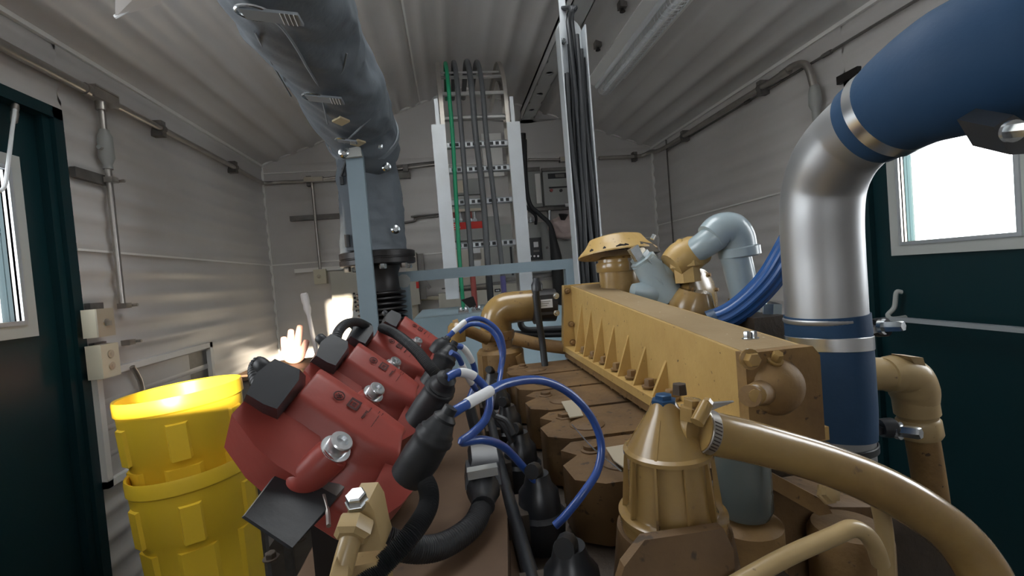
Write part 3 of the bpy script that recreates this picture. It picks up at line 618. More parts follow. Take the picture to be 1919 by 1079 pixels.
wall_tube('conduit', [P(990, 299, YF - .05), P(1052, 299, YF - .05)], .013, steelm, 'short horizontal conduit above the relay cabinet', 'conduit')
wall_tube('conduit', [P(1056, 215, YF - .05), P(1063, 292, YF - .05)], .016, steelm, 'upright conduit between the gable and the relay cabinet, left of the black cable channel', 'conduit')
c = P(1062, 299, YF - .05); t = thing('conduit_fitting', c, 'bright conduit body above the relay cabinet', 'conduit fitting'); bm = NB(); box(bm, c - V((.07, .03, .022)), c + V((.07, .03, .022))); obj('fitting_body', bm, steelm, t, bevel=.012); bm = NB(); box(bm, c - V((.06, .036, .016)), c + V((.06, -.028, .016))); obj('cover', bm, silvb, t, bevel=.002)
# crumpled plastic bag behind
c = P(1058, 425, 3.98); bm = NB(); bmesh.ops.create_icosphere(bm, subdivisions=4, radius=1)
for v in bm.verts:
    n = noise.noise(v.co * 1.7) * .25 + abs(noise.noise(v.co * 4.3)) * .22; v.co = V((v.co.x * .13 * (1 + n), v.co.y * .06 * (1 + n), v.co.z * .10 * (1 + n))) + c
bag = tag(obj('plastic_bag', bm, plast, angle=70), 'crumpled pale pink plastic bag on the tall plain grey enclosure', 'bag')
bm = NB(); lathe(bm, P(1055, 412, 3.93), (0.1, -.3, 1), [(.02, 0), (.035, .03), (.045, .05)], 10); obj('dark_opening', bm, blk, bag)
# black cable bundle to the control panel
bm = NB()
pts = [P(983, 262, 3.9), P(985, 330, 3.9), P(992, 380, 3.92), P(1012, 402, 3.92), P(1030, 420, 3.9), P(1040, 450, 3.88)]
tube(bm, pts, .020, seg=10); t = thing('cable_bundle', P(983, 262, 3.9), 'black cable bundle falling from the ceiling rail to the grey enclosures', 'cables'); obj('cable', bm, blk, t)
bm = NB(); tube(bm, [p + V((-.04, .02, 0)) for p in pts[:4]] + [P(1004, 420, 3.98)], .014, seg=8); obj('cable', bm, blk, t)
bm = NB(); tube(bm, [P(1032, 425, 3.9), P(1042, 480, 3.86), P(1046, 530, 3.84), P(1050, 600, 3.84)], [.02, .05, .05, .05], seg=10, fn=lambda t_, a, p: 1 + .12 * math.sin(5 * a)); obj('sleeve', bm, blk, t)
bm = NB(); tube(bm, [P(979, 250, 3.9), P(980, 290, 3.92)], .03, seg=10); obj('cable_end', bm, blkd, t)

# ------------------------------------------------------------------ cable ladder
YL = 2.95
lad = thing('cable_ladder', P(905, 500, YL), 'tall aluminium cable ladder rising and curving over below the ceiling', 'cable ladder')
xl = P(826, 380, YL).x; xr = P(968, 380, YL).x
xl_ = (P(820, 250, YL).x + P(848, 495, YL).x) / 2; xl = xl_; xr = (P(958, 255, YL).x + P(1000, 480, YL).x) / 2
xl += R(5, YL); xr -= R(16, YL)
zbot = P(840, 560, YL).z; zplate = (P(838, 240, YL).z); zbend = P(880, 200, YL).z; Rb = .34
def ladpath(z0, off=0.0):
    """vertical then quarter bend away from the viewer; off = towards the viewer"""
    pts = [V((0, YL - off, z0)), V((0, YL - off, zbend))]; cy = YL + Rb
    for k in range(1, 13):
        a = math.pi / 2 * k / 12; rr = Rb + off; pts.append(V((0, cy - rr * math.cos(a), zbend + rr * math.sin(a))))
    pts.append(V((0, cy + .55, zbend + Rb + off))); return pts
def rail_strip(bm, x, pts, w, t):
    """sheet strip standing in the bending plane, w deep, t thick, along pts"""
    N = len(pts); quad = []
    for i, p in enumerate(pts):
        a = pts[max(i - 1, 0)]; b = pts[min(i + 1, N - 1)]; d = (b - a).normalized(); nn = V((0, -d.z, d.y))
        quad.append([bm.verts.new(V((x + sx, 0, 0)) + V((0, p.y, p.z)) + nn * sn) for sx, sn in ((-t, -w / 2), (t, -w / 2), (t, w / 2), (-t, w / 2))])
    for i in range(N - 1):
        for k in range(4): bm.faces.new((quad[i][k], quad[i][(k + 1) % 4], quad[i + 1][(k + 1) % 4], quad[i + 1][k]))
    bm.faces.new(quad[0]); bm.faces.new(list(reversed(quad[-1])))
for x, s in ((xl, 1), (xr, -1)):
    bm = NB(); pp = ladpath(zbot); rail_strip(bm, x, pp, .12, .004)
    for q in (-.06, .06):
        pp2 = ladpath(zbot, -q); rail_strip(bm, x + s * .010, pp2, .005, .012)
    obj('side_rail', bm, alum if False else steelm, lad, angle=30)
    bm = NB(); xx = x - s * .022; box(bm, (xx - .042, YL - .078, zbot), (xx + .042, YL - .064, zplate)); box(bm, (xx - s * .038 - .004, YL - .07, zbot), (xx - s * .038 + .004, YL + .03, zplate))
    box(bm, (xx - .012, YL - .074, zplate), (xx + .012, YL - .066, zplate + .16)); obj('rail_cover', bm, alum, lad, bevel=.003)
zz = zbot + .03; k = 0
zr = [P(905, py, YL).z for py in (458, 378, 318, 272, 222)]
for z in zr:
    bm = NB(); hz = .018 if z < zplate else .012; box(bm, (xl, YL - .035, z - hz), (xr, YL - .028, z + hz)); box(bm, (xl, YL - .035, z + hz - .004), (xr, YL + .0, z + hz + .001)); box(bm, (xl, YL - .035, z - hz - .001), (xr, YL + .0, z - hz + .004)); obj('rung', bm, alum if z < zplate else trayin, lad, smooth=False)
    if z < zplate:
        for q in range(10): xx = xl + .05 + (xr - xl - .1) * q / 9; bmq = NB(); box(bmq, (xx - .011, YL - .0365, z - .010), (xx + .011, YL - .034, z + .010)); obj('slot', bmq, blk, [o for o in lad.children if o.name.startswith('rung')][-1], smooth=False)
for ang in (15, 42, 70):
    a = math.radians(ang); cy = YL + Rb; y = cy - (Rb) * math.cos(a); z = zbend + Rb * math.sin(a); bm = NB(); bar(bm, (xl, y, z), (xr, y, z), .025, .012, (0, -math.cos(a), math.sin(a))); obj('rung', bm, trayin, lad)
bm = NB(); bar(bm, (xl, YL + Rb + .3, zbend + Rb), (xr, YL + Rb + .3, zbend + Rb), .03, .02); obj('rung', bm, trimm, lad)
# cables on it
def lad_cable(px_top, px_bot, r, m, label, tip=None, wob=.0, ybot=590):
    a = P(px_top, 240, YL - .05).x; b = P(px_bot, 500, YL - .05).x; zb2 = P(px_bot, ybot, YL - .05).z
    zt_ = P(px_top, 240, YL - .05).z; zm_ = P(px_bot, 500, YL - .05).z
    pts = []
    for p in ladpath(zbend, .045 + r):
        pts.append(V((a, p.y, p.z)))
    pts = pts[1:]
    low = [V((b, YL - .06, zb2)), V((b, YL - .055 - r, zm_)), V((a * .5 + b * .5 + wob, YL - .05 - r, (zt_ + zm_) / 2)), V((a, YL - .045 - r, zt_ - .05))]
    bm = NB(); tube(bm, low + pts, r, n=4, seg=10); o = obj('power_cable', bm, m); tag(o, label, 'cable')
    if tip: 
        bm = NB(); z3 = P(px_bot, 517, YL - .05).z; cyl(bm, (b, YL - .06, zb2), (b, YL - .056 - r, z3), r * 1.12, 10); obj('coloured_tape', bm, tip, o)
    return o
lad_cable(847, 862, .013, greenc, 'green earth cable running down the left of the cable ladder')
lad_cable(864, 884, .016, greyc, 'grey power cable with a brown red taped end next to the green cable', redc, ybot=578)
lad_cable(890, 914, .019, greyc, 'thick grey power cable in the middle of the cable ladder, third from the left', blk, .01)
lad_cable(910, 940, .016, greyc, 'grey power cable with a violet taped end nearest the right ladder rail', purpc)
for px in (856, 876, 900, 925):
    pass
# ------------------------------------------------------------------ black cable channel hanging in front
YC = 1.9
top = P(1066, 22, 2.0); chx = (P(1066, 60, YC).x + P(1113, 500, YC).x) / 2
x0c, x1c = chx - R(27, YC), chx + R(26, YC); zt = P(1066, 22, YC).z; zb3 = P(1118, 560, YC).z
ch = thing('cable_channel', (chx, YC, zb3), 'upright pale channel packed with black cables hanging from the ceiling rail', 'cable channel')
bm = NB(); n = 12
def archpts(y):
    pts = [(x0c, y, zb3), (x1c, y, zb3), (x1c, y, zt - .07)]
    for k in range(n + 1):
        a = math.pi * k / n; pts.append((chx + (x1c - chx) * math.cos(a), y, zt - .07 + .07 * math.sin(a)))
    pts.append((x0c, y, zt - .07)); return pts
prism(bm, archpts(YC + .05), (0, .005, 0)); obj('back_plate', bm, alum, ch, smooth=False)
for x in (x0c, x1c - .006):
    bm = NB(); box(bm, (x, YC - .012, zb3), (x + .006, YC + .052, zt - .06)); obj('side_flange', bm, alum, ch, smooth=False)
bm = NB(); hexhead(bm, V((x0c + .030, YC + .048, zt - .10)), (0, -1, 0), .010, .012); obj('bolt', bm, chrome, ch)
offs = [(-.037, .0), (-.018, .018), (-.012, -.004), (.004, .015), (.012, -.008), (.022, .01), (.033, .0), (.038, .02)]
for k, (dx, dy) in enumerate(offs):
    hgt = zt - .07 - (0.10 if k in (0, 5) else 0.0) - .03 * abs(k - 3)
    pts = [V((chx + dx + .006 * math.sin(k * 2.1 + j), YC + dy + .004 * math.sin(k + j * 1.7), zb3 + (hgt - zb3) * j / 6)) for j in range(7)]
    if k in (2, 3, 5): pts += [V((chx + dx * .5 - .006, YC + .01, zt - .03)), V((chx - .01 + .006 * k, YC - .005, zt + .01)), V((chx + .02 * (k - 3), YC + .06, zt + .05))]
    bm = NB(); tube(bm, pts, .0105 if k not in (2, 3, 5) else .0095, n=5, seg=8)
    tag(obj('control_cable', bm, blk), ('leftmost', 'second from the left', 'third from the left', 'fourth from the left', 'fourth from the right', 'third from the right', 'second from the right', 'rightmost')[k] + ' of the eight black cables packed in the pale upright channel', 'cable', 'black cables in the upright channel')
bm = NB(); bar(bm, (chx - .02, YC + .055, zt - .06), (chx - .02, YC + .055, zb_ + .03), .03, .006, (0, 1, 0)); obj('hanger', bm, alum, ch)

# ------------------------------------------------------------------ insulated exhaust
YE = 2.2
cx = P(703, 480, YE); ex = thing('exhaust_pipe', P(712, 600, YE), 'exhaust riser wrapped in slate grey insulation jackets with a black flange and bellows', 'exhaust')
def wrinkle(amp, sc_=5.0, sq=.0):
    def f(t, a, p):
        q = p * sc_ + V((math.cos(a), math.sin(a), 0)) * .9
        w_ = noise.noise(V((q.x * 1.1, q.y * 1.1, q.z * 3.0)) * 1.3)
        return 1 + amp * noise.noise(q) + amp * .9 * (1 - abs(w_) * 2.6) * .5 + amp * .35 * noise.noise(q * 4.1) + sq * math.cos(2 * a)
    return f
xE = (P(703, 470, YE).x + P(687, 290, YE).x) / 2
lowpts = [V((xE, YE, P(703, 478, YE).z)), V((xE, YE, P(695, 400, YE).z)), V((xE, YE, P(690, 330, YE).z)), V((xE - .005, YE - .01, P(685, 285, YE).z))]
bm = NB(); tube(bm, lowpts, [.150, .142, .135, .128], n=20, seg=72, fn=wrinkle(.07, 5)); lj = obj('lower_jacket', bm, blanket, ex, angle=80)
up = [P(688, 275, 2.14), P(668, 225, 1.98), P(640, 170, 1.75), P(600, 95, 1.52), P(563, 30, 1.34), P(520, -50, 1.15), P(470, -140, 1.0)]
bm = NB(); path = tube(bm, up, [.148, .150, .150, .148, .146, .145, .145], n=22, seg=96, fn=wrinkle(.12, 4.5)); uj = obj('upper_jacket', bm, blanket, ex, angle=80)
def ring_at(i, r, w, m, name, par, tilt=0):
    a = path[i]; d = (path[i + 2] - path[i - 2]).normalized(); bm = NB(); N = 40
    u, v, w_ = basis(d); pr = []
    rings = []
    for h in (-w / 2, w / 2):
        for rr in (r, r + .006): rings.append([bm.verts.new(a + d * h + (u * math.cos(2 * math.pi * k / N) + v * math.sin(2 * math.pi * k / N)) * rr * (1 + .02 * noise.noise(V((k * .4, i, 0))))) for k in range(N)])
    for (p, q) in ((0, 1), (1, 3), (3, 2), (2, 0)):
        for k in range(N): bm.faces.new((rings[p][k], rings[p][(k + 1) % N], rings[q][(k + 1) % N], rings[q][k]))
    return obj(name, bm, m, par, angle=50)
for i in (10,): ring_at(i, .1535, .022, strapm, 'strap', uj)
def surf(px, py, lift=.0, R_=.150):
    """point on the upper jacket skin nearest to the camera along a picture ray"""
    d = ray(px, py).normalized(); best = None
    for i in range(1, len(path)):
        a, b = path[i - 1], path[i]; ab = (b - a).normalized(); o = ORI - a
        dd = d - ab * d.dot(ab); oo = o - ab * o.dot(ab); A = dd.dot(dd); B = 2 * dd.dot(oo); c_ = oo.dot(oo) - (R_ + lift) ** 2; D = B * B - 4 * A * c_
        if D < 0: continue
        t = (-B - math.sqrt(D)) / (2 * A); h = ORI + d * t; s = (h - a).dot(ab)
        if -.01 <= s <= (b - a).length + .01:
            if best is None or t < best[0]: best = (t, h, (h - a - ab * s).normalized(), ab)
    if best is None:
        i = min(range(len(path)), key=lambda k: (path[k] - (ORI + d * (path[k] - ORI).dot(d))).length); h = ORI + d * ((path[i] - ORI).dot(d)); return h, (h - path[i]).normalized(), V((0, 0, 1))
    return best[1], best[2], best[3]
def patch(px, py, s, m, name, par, rot=.6):
    h, nn, ab = surf(px, py, .002); u = ab; v = nn.cross(u); c, q = math.cos(rot), math.sin(rot); u2, v2 = u * c + v * q, v * c - u * q
    bm = NB(); prism(bm, [h + u2 * s * a + v2 * s * b - nn * .004 for a, b in ((-1, -1), (1, -1), (1, 1), (-1, 1))], nn * .007); return obj(name, bm, m, par, bevel=.001)
patch(639, 227, .021, tan, 'tan_patch', uj); patch(671, 268, .021, tan, 'tan_patch', uj)
for pts, rr in (([(508, 32), (535, 60), (560, 98), (575, 125), (600, 165)], .0035), ([(478, 60), (510, 120), (545, 180)], .003), ([(600, 170), (607, 200), (614, 232)], .003), ([(650, 100), (640, 135), (610, 165)], .003), ([(645, 268), (680, 235), (712, 205)], .0035)):
    bm = NB(); tube(bm, [surf(px, py, .003)[0] for px, py in pts], rr, seg=6); obj('seam_piping', bm, strapm, uj)
def dring(px, py, s, par):
    h, nn, ab = surf(px, py, .012); u = ab.cross(nn); N = 20; pts = [h + (u * math.cos(2 * math.pi * k / N) + ab * math.sin(2 * math.pi * k / N) * .75) * s for k in range(N + 1)]
    bm = NB(); tube(bm, pts, .0035, raw=True, cap=False, seg=6); obj('d_ring', bm, chrome, par)
    bm = NB(); prism(bm, [h + u * a * s + ab * b * s for a, b in ((-.6, -.55), (2.6, -.6), (2.6, .6), (-.6, .55))], nn * .006); tb = obj('strap_tab', bm, strapm, par, bevel=.001)
    for j in range(4):
        o = h + u * s * (1.5 + .25 * j) + nn * .007; bm = NB(); tube(bm, [o - ab * s * .6, o + ab * s * .6 + u * s * .12], .001, raw=True, seg=4); obj('stitching', bm, stitch, tb)
dring(476, 24, .036, uj); dring(588, 182, .034, uj); dring(640, 262, .022, uj)
for px, py, Y in ((724, 313, 2.03), (741, 430, 2.05), (644, 287, 1.88), (708, 274, 1.96)):
    c = P(px, py, Y + .02); bm = NB(); lathe(bm, c, (P(px, py, 1) - P(px, py, 2)), [(.020, 0), (.020, .004), (.013, .008), (.008, .014)], 18); obj('lacing_button', bm, chrome, lj)
bm = NB(); prism(bm, [P(681, 352, 1.98), P(686, 352, 1.98), P(692, 407, 1.98), P(682, 404, 1.98)], (0, .004, 0)); obj('white_tag', bm, white, lj)
for (a, b, c, d, e) in ((646, 440, 654, 462, 1),):
    bm = NB(); rbox(bm, a, b, c, d, 2.005, .02); obj('velcro_tab', bm, blk, lj)
bm = NB(); prism(bm, [P(634, 296, 2.02), P(652, 284, 2.02), P(665, 360, 2.02), P(672, 468, 2.02), P(650, 470, 2.02), P(645, 420, 2.02), P(640, 380, 2.02), P(628, 335, 2.02)], (.01, .13, 0)); fp = obj('closure_flap', bm, blanket, ex, bevel=.012, seg=3)
bm = NB(); tube(bm, [P(640, 330, 2.012), P(648, 305, 2.0), P(655, 292, 1.99)], .006, seg=6); obj('dark_strap', bm, blk, fp)
for px, py in ((644, 322), (640, 338)): bm = NB(); rbox(bm, px - 3, py - 7, px + 3, py + 7, 2.008, .012); obj('velcro_slot', bm, blk, fp)
# flange, neck, bellows
fz = P(703, 488, YE).z; up_ = V((0, 0, 1)); fc = V((xE + .01, YE, fz))
bm = NB(); lathe(bm, fc - up_ * .024, up_, [(.165, 0), (.172, .004), (.172, .024), (.166, .028), (.166, .032), (.172, .034), (.172, .058), (.165, .062)], 40); fl_ = obj('flange', bm, blkd, ex)
for k in range(8):
    a = 2 * math.pi * (k + .35) / 8; c = fc + V((math.cos(a) * .140, math.sin(a) * .140, -.024)); bm = NB(); hexhead(bm, c, (0, 0, -1), .016, .022, False); obj('flange_bolt', bm, steelm if k % 3 else chrome, fl_)
zn = P(706, 545, YE).z; xn = fc.x + .0
bm = NB(); lathe(bm, (xn, YE, zn - .01), (0, 0, 1), [(.098, 0), (.088, .02), (.085, .08), (.100, fz - zn - .02)], 30); obj('neck', bm, blkd, ex)
prof = []; zbl = P(716, 612, YE).z; nb = 7; H = zn - zbl
for k in range(nb):
    h0 = H * k / nb; prof += [(.085, h0), (.112, h0 + H / nb * .3), (.115, h0 + H / nb * .5), (.112, h0 + H / nb * .7)]
prof.append((.085, H)); bm = NB(); lathe(bm, (xn, YE, zbl), (0, 0, 1), prof, 32); obj('bellows', bm, blkd, ex)
bm = NB(); lathe(bm, (xn, YE, zbl - .45), (0, 0, 1), [(.09, 0), (.09, .45)], 24); obj('lower_pipe', bm, blkd, ex)

# ------------------------------------------------------------------ grey blue frame
def post(name, px_t, py_t, px_b, py_b, wpx, Y, label, zfloor=True, th=.05, extra=True):
    xm = (P(px_t, py_t, Y).x + P(px_b, py_b, Y).x) / 2; z1 = P(px_t, py_t, Y).z; z0 = .55 if zfloor else P(px_b, py_b, Y).z; w = R(wpx / 2, Y)
    t = thing(name, (xm, Y, z0), label, 'post'); bm = NB(); box(bm, (xm - w, Y, z0), (xm + w, Y + .03, z1)); obj('channel', bm, frame, t, bevel=.002)
    return t, xm, z1
t, xm, z1 = post('support_post', 664, 282, 690, 600, 30, 1.93, 'grey blue steel post in front of the insulated exhaust')
bm = NB(); c = P(650, 284, 1.92); hexhead(bm, c, (0, -1, 0), .016, .02); obj('bolt', bm, chrome, t)
bm = NB(); prism(bm, [P(640, 268, 1.9), P(675, 276, 1.9), P(678, 292, 1.9), P(640, 296, 1.9)], (0, .02, 0)); obj('clip_angle', bm, greyp, t, bevel=.004)
YB2 = 2.32
za = (P(752, 517, YB2).z + P(1080, 495, YB2).z) / 2; xa, xb2 = P(744, 517, YB2).x, P(1084, 497, YB2).x
fr = thing('equipment_frame', ((xa + xb2) / 2, YB2, .6), 'grey blue steel goal shaped frame standing across in front of the beige cabinets', 'frame')
bm = NB(); box(bm, (xa, YB2, za - .026), (xb2, YB2 + .05, za + .026)); obj('crossbeam', bm, frame, fr, bevel=.004)
for x in (xa, xb2 - .07): bm = NB(); box(bm, (x, YB2 + .002, .6), (x + .055, YB2 + .05, za - .02)); obj('post', bm, frame, fr, bevel=.004)
bm = NB(); lathe(bm, V((xa + .03, YB2 - .004, za - .02)), (0, 1, 0), [(.006, 0), (.035, .004)], 9); obj('weld_mark', bm, greyp, fr)
# engine end enclosure (pale blue)
YG = 2.42
lo, hi = rect(790, 588, 1070, 900, YG, .75)
gz = P(880, 588, YG).z
t = thing('generator_housing', ((lo[0] + hi[0]) / 2, YG + .3, .0), 'pale blue painted generator housing behind the engine', 'generator')
bm = NB(); box(bm, (lo[0], YG, .0), (hi[0], YG + .75, gz)); hs_ = obj('casing', bm, skid, t, bevel=.01)
for k, px in enumerate((868, 893)):
    c = P(px, 579, YG + .1); bm = NB(); box(bm, (c.x - .028, c.y - .04, gz - .002), (c.x + .028, c.y + .04, gz + .016)); lg = obj('cable_lug', bm, chrome, t, bevel=.003)
    for s in (-.014, .014): bm = NB(); hexhead(bm, V((c.x + s, c.y - .03, gz + .016)), (0, 0, 1), .010, .016); obj('lug_bolt', bm, chrome, lg)
bm = NB(); prism(bm, [P(864, 562, YG), P(887, 555, YG), P(893, 572, YG), P(880, 577, YG)], (0, .03, 0)); tag(obj('cable_clamp', bm, blkd, bevel=.003), 'dark clamp tying the green and the red taped cables together above the generator housing', 'clamp')
# pole and glove beyond the coils, sunlit
bm = NB(); a = P(571, 556, 2.85); b = P(590, 645, 2.85); d = (b - a); b = a + d * ((a.z - .02) / (a.z - b.z)); 
tube(bm, [a, a + (b - a) * .5, b], .013, seg=12); pole = obj('broom_pole', bm, kraft); tag(pole, 'bright white pole leaning upright in the sun before the far wall', 'pole')
bm = NB(); lathe(bm, a - d * .01, d, [(.015, -.02), (.022, -.012), (.023, .03), (.019, .05), (.022, .075), (.014, .11)], 14); obj('collar', bm, kraft, pole)
zt3 = P(520, 690, 2.5).z
t = thing('work_table', (P(520, 690, 2.5).x, 2.6, 0), 'small brown side table by the left wall beyond the yellow buckets', 'table')
x0t, x1t = P(455, 690, 2.5).x, P(640, 690, 2.5).x
bm = NB(); box(bm, (x0t, 2.40, zt3 - .03), (x1t, 2.79, zt3)); obj('tabletop', bm, brn, t, bevel=.004)
for x in (x0t + .02, x1t - .06):
    for y in (2.42, 2.73): bm = NB(); box(bm, (x, y, 0), (x + .04, y + .04, zt3 - .03)); obj('leg', bm, strutm, t)
bm = NB(); g0 = P(552, 690, 2.6)
gl = [(537, 660, 533, 645), (545, 665, 546, 632), (556, 660, 563, 622), (566, 672, 574, 650)]
bmesh.ops.create_icosphere(bm, subdivisions=3, radius=1)
pc = P(552, 678, 2.6)
for v in bm.verts: v.co = V((v.co.x * .062, v.co.y * .03, v.co.z * .055)) + pc
for (a_, b_, c_, d_) in [(537, 682, 533, 646), (546, 676, 547, 632), (557, 674, 564, 624), (566, 682, 577, 652)]:
    p0, p1 = P(a_, b_, 2.6), P(c_, d_, 2.6); tube(bm, [p0, p0.lerp(p1, .6), p0.lerp(p1, .93), p1], [.019, .019, .016, .007], seg=10)
bmesh.ops.transform(bm, matrix=Matrix.Translation((0, 0, zt3 - (pc.z - .055))), verts=bm.verts)
gv = obj('rubber_glove', bm, glovem, angle=80); tag(gv, 'pale pink glove standing fingers up in the sun on the side table', 'glove')

# ------------------------------------------------------------------ yellow buckets
def bucket(name, cpx, cpy, Y, r, label, inner):
    c = P(cpx, cpy, Y); tilt = Matrix.Rotation(math.radians(-3.5), 4, 'Y') 
    root = thing(name, c - V((0, 0, .52)), label, 'bucket', 'stacked yellow buckets'); Hh = .78
    prof_o = [(r, 0), (r * 1.012, -.010), (r * 1.012, -.050), (r * .985, -.056), (r * .978, -.066), (r * .955, -.215), (r * .905, -.235), (r * .885, -.36), (r * .78, -Hh)]
    bm = NB(); prof = [(r * .70, -Hh + .02), (r * .93, -.10), (r * .965, -.004)] + prof_o
    lathe(bm, c, (0, 0, 1), prof, 72, cap=False); bm.faces.new([v for v in bm.verts][:72]) if False else None
    o = obj('bucket_wall', bm, bkt, root, angle=25, recalc=False)
    bm = NB(); lathe(bm, c - V((0, 0, Hh)), (0, 0, 1), [(r * .80, 0), (r * .73, .021)], 48); obj('bucket_base', bm, bkt, root)
    for k in range(6):
        a = math.radians(-128 + k * 60); u = V((math.cos(a), math.sin(a), 0)); s = V((-u.y, u.x, 0))
        bm = NB(); w = .075
        def rr_(h): return r * (.978 - .023 * (h - .066) / .15)
        q = [c + u * (rr_(.09) - .012) + s * -w * .5 + V((0, 0, -.085)), c + u * (rr_(.09) + .007) + s * -w * .36 + V((0, 0, -.095)), c + u * (rr_(.09) + .007) + s * w * .36 + V((0, 0, -.095)), c + u * (rr_(.09) - .012) + s * w * .5 + V((0, 0, -.085))]
        prism(bm, q, V((0, 0, -.125)) - u * r * .019)
        q = [c + u * (r * .90 - .012) + s * -w * .8 + V((0, 0, -.245)), c + u * (r * .90 + .004) + s * -w * .6 + V((0, 0, -.25)), c + u * (r * .90 + .004) + s * w * .6 + V((0, 0, -.25)), c + u * (r * .90 - .012) + s * w * .8 + V((0, 0, -.245))]
        prism(bm, q, V((0, 0, -.45)) - u * r * .10)
        obj('grip_rib', bm, bkt, root, bevel=.004)
    root.rotation_euler.y = math.radians(-3); root.location.x += .028
    return root
bk2 = bucket('yellow_bucket', 360, 862, 1.78, R(92, 1.78), 'lower open yellow bucket of the stack by the left wall', False)
bk1 = bucket('yellow_bucket', 337, 727, 1.86, R(91, 1.86), 'upper open yellow bucket of the stack with sun on its inner rim', False)
# ------------------------------------------------------------------ the engine
pF = P(1062, 652, 1.41); xF, zF = pF.x, pF.z
YN, YFAR = .56, 1.41
eng = thing('gas_engine', (.15, .9, .0), 'large ochre painted gas engine with a long ribbed manifold', 'engine')
zdk = CAMZ - .285; zpl = CAMZ - .295
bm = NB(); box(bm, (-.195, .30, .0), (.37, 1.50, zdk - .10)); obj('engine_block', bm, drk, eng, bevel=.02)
bm = NB(); prism(bm, [(-.185, .28, zpl), (.012, .28, zpl), (.044, .55, zpl), (.044, .66, zpl), (.030, .68, zpl), (.034, 1.42, zpl), (-.185, 1.42, zpl)], (0, 0, -.05)); plate = obj('valve_cover', bm, brn, eng, bevel=.010, seg=3)
for px, py in ((508, 1046), (893, 905), (560, 1010)):
    c = PZ(px, py, zpl); bm = NB(); hexhead(bm, c, (0, 0, 1), .006, .006); obj('cover_bolt', bm, drk, plate)
bm = NB(); c = V((-.10, .30, zpl)); box(bm, (-.20, .29, .7), (.05, 1.44, zpl - .05)); obj('cover_base', bm, brn, eng, bevel=.015)
# exhaust manifold shroud with gussets
zt_f = P(1069, 536, YFAR).z; zt_n = P(1388, 661, YN).z; xw = xF + .028; xr_ = xw + .105
def ztop(y): return zt_n + (zt_f - zt_n) * (y - YN) / (YFAR - YN)
bm = NB()
vs = [bm.verts.new(p) for p in ((xw, YN, zF), (xr_, YN, zF), (xr_ - .01, YN, zt_n), (xw, YN, zt_n), (xw, YFAR, zF), (xr_, YFAR, zF), (xr_ - .01, YFAR, zt_f), (xw, YFAR, zt_f))]
for f in ((0, 1, 2, 3), (7, 6, 5, 4), (0, 4, 5, 1), (1, 5, 6, 2), (2, 6, 7, 3), (3, 7, 4, 0)): bm.faces.new([vs[i] for i in f])
man = obj('exhaust_manifold', bm, yel, eng, bevel=.007, seg=3)
bm = NB(); q = [V((xw + .006, YN + .004, ztop(YN))), V((xr_ - .016, YN + .004, ztop(YN))), V((xr_ - .016, YFAR - .01, ztop(YFAR))), V((xw + .006, YFAR - .01, ztop(YFAR)))]
prism(bm, [p - V((0, 0, .004)) for p in q], (0, 0, .0052)); obj('top_plate', bm, yelt, man, smooth=False)
for k in range(7):
    y = 1.295 - .0862 * k; za_ = ztop(y) - .030 - .006 * k; bm = NB()
    prism(bm, [(xw + .002, y, za_), (xw - .033, y, zF + .004), (xw + .002, y, zF + .004)], (0, .007, 0)); obj('gusset', bm, yel, man, bevel=.0015)
    c = V((xw - .014, y - .035, zF + .010)); bm = NB(); hexhead(bm, c, (0, 0, 1), .010, .013); obj('flange_bolt', bm, yeld, man)
bm = NB(); box(bm, (xF - .008, YN - .01, zF - .012), (xr_ + .01, YFAR + .015, zF + .006)); obj('flange_lip', bm, yel, man, bevel=.003)
bm = NB(); box(bm, (xF - .004, YN - .01, zF - .030), (xr_ + .01, YFAR + .015, zF - .016)); obj('lower_flange', bm, yeld, man, bevel=.003)
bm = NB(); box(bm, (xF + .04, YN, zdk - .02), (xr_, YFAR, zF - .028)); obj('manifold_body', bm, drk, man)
for k in range(10):
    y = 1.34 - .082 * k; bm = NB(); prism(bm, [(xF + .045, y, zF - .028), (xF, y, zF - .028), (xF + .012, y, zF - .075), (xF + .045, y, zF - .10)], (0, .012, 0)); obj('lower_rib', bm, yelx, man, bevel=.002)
bm = NB(); prism(bm, [(xF - .012, YFAR - .004, zF - .01), (xr_, YFAR - .004, zF - .01), (xr_, YFAR - .004, zt_f + .004), (xF + .006, YFAR - .004, zt_f + .004)], (0, .028, 0)); ep = obj('far_end_plate', bm, yel, man, bevel=.004)
for px, py in ((1063, 545), (1070, 607), (1073, 641)): bm = NB(); hexhead(bm, P(px, py, YFAR - .006), (0, -1, 0), .007, .010); obj('end_bolt', bm, yeld, ep)
# near end casting
YE2 = YN - .012
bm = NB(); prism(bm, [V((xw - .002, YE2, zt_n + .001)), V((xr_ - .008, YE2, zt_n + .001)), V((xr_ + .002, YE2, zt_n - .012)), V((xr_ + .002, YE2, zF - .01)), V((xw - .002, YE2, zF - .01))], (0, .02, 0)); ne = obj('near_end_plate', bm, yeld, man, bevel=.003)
bm = NB(); lathe(bm, P(1450, 722, YE2 + .01), (0.1, -1, 0.1), [(.040, 0), (.038, .010), (.030, .022), (.014, .030)], 28); obj('end_boss', bm, yeld, man)
bm = NB(); o = P(1428, 735, YE2 - .004); d = P(1405, 742, .50) - o; tube(bm, [o, o + d * .5, o + d], [.017, .014, .013], seg=14); obj('sensor_boss', bm, yeld, man)
bm = NB(); lathe(bm, P(1414, 738, .505), (-.5, -1, 0.05), [(.0125, 0), (.0125, .004), (.008, .005), (.008, .012)], 14); obj('sensor_plug', bm, yelg, man)
for px, py, r, dr in ((1404, 673, .0095, (-.1, -1, .1)), (1452, 676, .007, (0, -.6, .8))): bm = NB(); hexhead(bm, P(px, py, YE2 - .002), dr, r, .012); obj('end_bolt', bm, yelg, ne)
